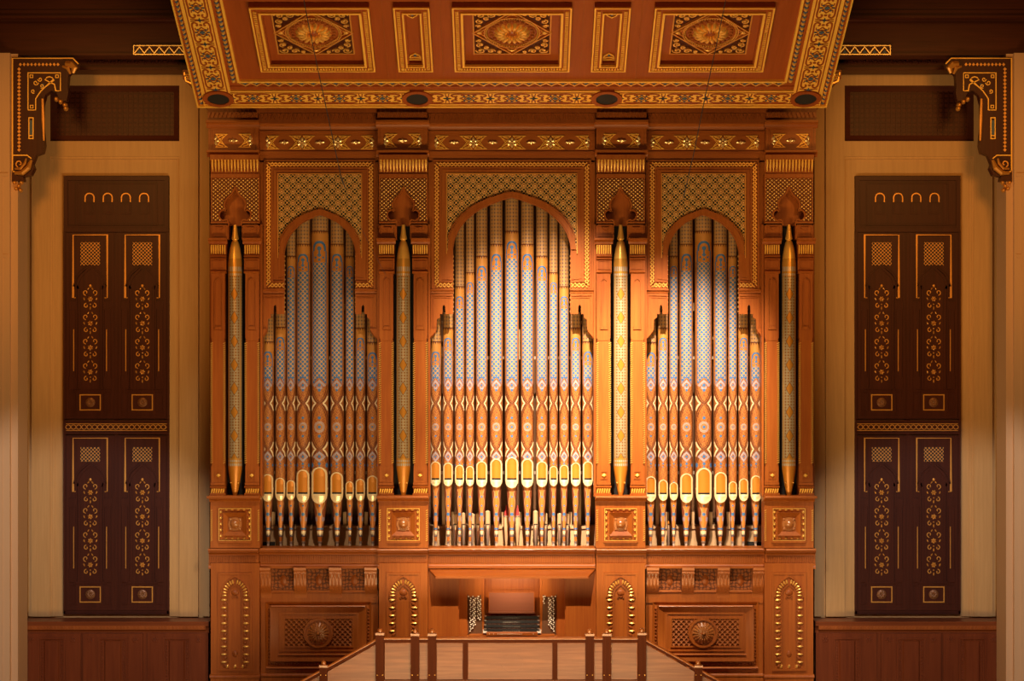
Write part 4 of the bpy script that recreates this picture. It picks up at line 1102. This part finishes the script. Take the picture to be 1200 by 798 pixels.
def beads(g):
    for s_ in (-1, 1):
        for k in range(36): g.dome(s_*(HW-5.2), 11.5+k*9, 2.0, 3.0, 0, 3, 8, 3, .4*s_)
        for k in range(30): g.dome(s_*(HW-46), 54.5+k*9, 2.6, 2.8, 0, 3, 8, 3)
    n = 48; a0, a1 = -HW+52, HW-52; L = (a1-a0)/n
    g.band([(a0+L*k/2, 51.8 if k % 2 == 0 else 45.6) for k in range(2*n+1)], 1.3, 0, 2.0)
CB('gilt_beads', 'gold', slab, beads)
def coffer(s0, s1, t0, t1, large, lab):
    s0, s1, t0, t1 = s0*60, s1*60, t0*60, t1*60
    o = CB('coffer', 'canopy', slab, lambda g: (g.ring(s0, s1, t0, t1, 9, 0, 6), g.ring(s0+4, s1-4, t0+4, t1-4, 8, 0, 4)))
    o['label'] = lab
    def gl(g):
        g.ring(s0, s1, t0, t1, 1.7, 5.6, 7.6); g.ring(s0+8.6, s1-8.6, t0+9.5, t1-9.5, 2.4 if large else 1.8, 5, 8)
        n = int((s1-s0-8)/3); 
        for k in range(n): u = s0+4+k*3; g.box(u, u+1.5, t0+3, t0+6.6, 5.8, 7.4)
        n = int((t1-t0-8)/3)
        for k in range(n): v = t0+4+k*3; g.box(s0+3, s0+6.6, v, v+1.5, 5.8, 7.4); g.box(s1-6.6, s1-3, v, v+1.5, 5.8, 7.4)
    CB('gilt_frame', 'goldp', o, gl)
    cx, cy = (s0+s1)/2, (t0+t1)/2
    if not large:
        def fl(g):
            for c, sg in ((t0+22, 1), (t1-22, -1)):
                g.band([(cx-6, c-3*sg), (cx-4.5, c+2*sg), (cx, c+6*sg), (cx+4.5, c+2*sg), (cx+6, c-3*sg), (cx, c-1*sg), (cx-6, c-3*sg)], 1.3, 0, 1.6)
            g.box(cx-7, cx+7, t0+14.5, t0+16, 0, 1.4)
        CB('gilt_palmette', 'goldp', o, fl)
        CB('blue_palmette', 'blue', o, lambda g: [g.dome(cx, c+1.2*sg, 2, 2.6, 0, 1.6, 6, 2) for c, sg in ((t0+22, 1), (t1-22, -1))]); return
    hs, ht = 41, 42.5; cy = cy-.5*0+ (2.576*60-(1.407+3.527)*30)
    def sq(g):
        g.ring(cx-hs, cx+hs, cy-ht, cy+ht, 1.5, 0, 2)
        for a in (0, 1, 2, 3):
            pass
        g.band([(cx-hs, cy), (cx, cy-ht), (cx+hs, cy), (cx, cy+ht)], 1.6, 0, 2.2, True)
        g.band([(cx-hs+6, cy), (cx, cy-ht+6), (cx+hs-6, cy), (cx, cy+ht-6)], .9, 0, 1.6, True)
        g.band([(cx+29*math.cos(2*PI*k/40), cy+29*math.sin(2*PI*k/40)) for k in range(40)], 1.2, 0, 2.2, True)
    CB('gilt_square', 'goldd', o, sq)
    CB('corner_ground', 'dark', o, lambda g: [g.prism([(cx+a*(hs-1.5), cy+b*(ht-1.5)), (cx+a*(hs-1.5), cy+b*4), (cx+a*4, cy+b*(ht-1.5))], 0, .6) for a in (-1, 1) for b in (-1, 1)])
    def arab(g):
        for a in (-1, 1):
            for b in (-1, 1):
                for (x, y, r, a0, sg) in ((33, 34.5, 5.2, 0, 1), (33.5, 23, 4.4, 1.5, -1), (22, 35.5, 4.4, 3, 1), (35, 14, 3, 0, 1), (13, 37, 2.6, 2, -1), (26.5, 28.5, 3.4, 2, -1)):
                    p = scroll(x, y, r, a0, 1.2, sg, .25, 9); g.band([(cx+a*q[0], cy+b*q[1]) for q in p], 1.3, .5, 2.4)
                    g.dome(cx+a*x, cy+b*y, 1.5, 1.5, .5, 2.6, 6, 2)
        for s_ in (-1, 1): g.dome(cx+s_*34.2, cy, 3.6, 3, 0, 3.4, 6, 2); g.dome(cx, cy+s_*36, 5, 1.8, 0, 2.4, 6, 2)
    CB('gilt_scrolls', 'gold', o, arab)
    def rs(g):
        for k in range(64): a = 2*PI*k/64; g.dome(cx+27*math.cos(a), cy+27*math.sin(a), 1.3, 1.3, 0, 2.6, 5, 2)
    CB('bead_ring', 'gold', o, rs)
    def rd(g):
        g.disc(cx, cy, 24.5, 0, 1.2, 32)
        for k in range(24): a = 2*PI*k/24; g.dome(cx+21.8*math.cos(a), cy+21.8*math.sin(a), 2.2, 2.2, 1, 2, 6, 2)
    CB('rosette_disc', 'carve', o, rd)
    def rg(g):
        for k in range(16):
            a = 2*PI*(k+.5)/16; g.dome(cx+12.6*math.cos(a), cy+12.6*math.sin(a), 6.8, 2.9, 1, 5, 8, 3, a)
        for k in range(14): a = 2*PI*k/14; g.dome(cx+6.6*math.cos(a), cy+6.6*math.sin(a), 1.2, 1.2, 1, 5.2, 6, 2)
    CB('rosette', 'gold', o, rg)
    CB('rosette_eye', 'canopy', o, lambda g: g.dome(cx, cy, 5.6, 5.6, 1, 3.6, 14, 3))
for s0, s1, lg, lab in ((-4.49, -2.44, 1, 'left rosette coffer'), (-1.025, 1.025, 1, 'centre rosette coffer'), (2.44, 4.49, 1, 'right rosette coffer'), (-2.03, -1.41, 0, 'narrow coffer left of centre'), (1.41, 2.03, 0, 'narrow coffer right of centre')):
    coffer(s0, s1, 1.407, 3.527, lg, lab)
CB('coffer_joint', 'carve', slab, lambda g: [g.box(u-.4, u+.4, 58, LEN, 0, .7) for u in (-134, -74, 74, 134)])
for k, u in enumerate((-5.38, -1.737, 1.737, 5.38)):
    u *= 60; v = 19.5
    ho = CB('downlight', 'canopy', can, lambda g: (g.band([(u+14.5*math.cos(2*PI*k/28), v+14.5*math.sin(2*PI*k/28)) for k in range(28)], 5, 0, 4, True)))
    CB('downlight_aperture', 'blackp', ho, lambda g: g.disc(u, v, 12.4, 0, 3, 24))  # solid black disc paints the dark inside the hole

# ------------------------------------------------------------------ RAILING
Q = PL(-3.0)
def post(t, u, top, hw, finial=True, bot=860, v0=None):
    g = MB(Q); ch = hw*.35
    q = [(u-hw, -hw), (u-hw+ch, -hw), (u-hw+ch, -hw)]
    g.prism([(u-hw, top), (u+hw, top), (u+hw, bot), (u-hw, bot)], -hw, hw)
    g.box(u-hw-.8, u+hw+.8, 788, 792, -hw-.8, hw+.8) if False else None
    g.prism([(u-hw*.35, top+4), (u+hw*.35, top+4), (u+hw*.35, bot), (u-hw*.35, bot)], hw, hw+.8)
    p = g.build('post', 'postw', t)
    if finial:
        g = MB(Q); g.box(u-hw-.3, u+hw+.3, top-2.2, top+.3, -hw-.3, hw+.3)
        g.lathe(u, 0, [(hw*.9, top-2), (hw*.55, top-3.2), (hw*.62, top-5), (hw*.5, top-6.8), (.3, top-8)], 14); g.build('finial', 'nose', p)
        g = MB(Q); g.dome(u-hw*.65, 790.5, .8, .8, hw, .8, 6, 2); g.dome(u+hw*.65, 790.5, .8, .8, hw, .8, 6, 2); g.build('stud', 'gold', p)
def panel(t, u0, u1, v0, v1, poly=None):
    g = MB(Q); g.prism(poly or [(u0, v0), (u1, v0), (u1, v1), (u0, v1)], -.6, .6); return g.build('infill_panel', 'panelg', t)
def rail(t, a, b, thick=2.9):
    g = MB(Q); (u0, v0), (u1, v1) = a, b
    g.prism([(u0, v0), (u1, v1), (u1, v1+thick*.9), (u0, v0+thick*.9)], -3.6, 3.6); g.tube([(u0, v0+.9, 3.2), (u1, v1+.9, 3.2)], 1.1, 8); hr = g.build('handrail', 'nose', t)  # paler glossy top carries the rail's bright line in its colour
    g = MB(Q); g.prism([(u0, v0+thick*.9), (u1, v1+thick*.9), (u1, v1+thick*2.2), (u0, v0+thick*2.2)], -2.2, 2.2); g.build('handrail_base', 'postw', hr); return hr
t = thing('stage_railing', 'centre section of the wooden stage railing in front of the console', 'railing', Q(598, 860, 0))
rail(t, (506, 746.5), (691, 746.5))
for u in (506.5, 691): post(t, u, 744.5, 4.9)
for u in (545.4, 650.2): post(t, u, 751, 2.9, False, 797)
for a, b_ in ((511.8, 542.3), (548.6, 647.2), (653.3, 686)): panel(t, a, b_, 753.5, 796)
g = MB(Q); g.box(506, 691, 796.5, 800, -3, 3); g.box(506, 691, 800, 860, -2, 2); g.build('bottom_rail', 'dado_h', t)
g = MB(Q); g.band([(600+13*math.cos(2*PI*k/30), 777+11*math.sin(2*PI*k/30)) for k in range(30)], .7, .6, 1.0, True); g.build('panel_emblem', 'panelg', t)
for s_, sd in ((0, 'left'), (1, 'right')):
    def U(x): return x if not s_ else 1197.5-x
    t = thing('stair_railing', 'wooden railing with sloping stair handrail on the %s of the console' % sd, 'railing', Q(U(445), 860, 0))
    for u, tp in ((486.5, 744.5), (445.3, 743.5)): post(t, U(u), tp, 4.9)
    post(t, U(379.2), 781.5, 4.6)
    rail(t, (U(450), 746.5), (U(482), 746.5)); rail(t, (U(491), 746.5), (U(502), 746.5))
    rail(t, (U(441), 748.3), (U(383), 780.5), 2.6); rail(t, (U(375), 785), (U(335), 807), 2.6)
    panel(t, 0, 0, 0, 0, [(U(451), 753.5), (U(481), 753.5), (U(481), 796), (U(451), 796)]); panel(t, 0, 0, 0, 0, [(U(491.5), 753.5), (U(501), 753.5), (U(501), 796), (U(491.5), 796)])
    panel(t, 0, 0, 0, 0, [(U(440), 755.5), (U(384), 787), (U(384), 860), (U(440), 860)]); panel(t, 0, 0, 0, 0, [(U(374.5), 792), (U(335), 814), (U(335), 860), (U(374.5), 860)])
    g = MB(Q); g.box(min(U(445), U(502)), max(U(445), U(502)), 796.5, 800, -3, 3); g.box(min(U(441), U(502)), max(U(441), U(502)), 800, 860, -2, 2); g.build('bottom_rail', 'dado_h', t)

# ------------------------------------------------------------------ cables hanging in front of the organ
Q = PL(-8.2)
g = MB(Q); pts = [(348, -60, 0), (356, 0, 0), (368, 60, 0), (383, 130, 0), (399, 204, 0)]
g.tube(pts, .5, 6); o = g.build('microphone_cable', 'cable', base=Q(399, 204, 0)); tag(o, 'thin grey cable hanging from above in front of the left arch', 'cable')
g = MB(Q); g.tube([(399, 204, 0), (401, 211, 0), (404.5, 220, 0)], [.6, 1.2, .7], 8); o2 = g.build('microphone', 'steel', o)
g = MB(Q); g.tube([(404.5, 220, 0), (410, 238, 0), (432, 285, 0), (452, 322, 0)], .16, 5); g.build('trailing_wire', 'cable', o)
g = MB(Q); g.tube([(857, -60, 0), (850.5, 0, 0), (838, 60, 0), (825, 120, 0), (813, 180, 0), (803, 222, 0)], .5, 6)
g.tube([(803, 222, 0), (801, 232, 0)], [.8, .5], 6)
o = g.build('microphone_cable', 'cable', base=Q(800, 232, 0)); tag(o, 'thin grey cable hanging from above in front of the right arch', 'cable')
if '_l' in can: del can['_l']
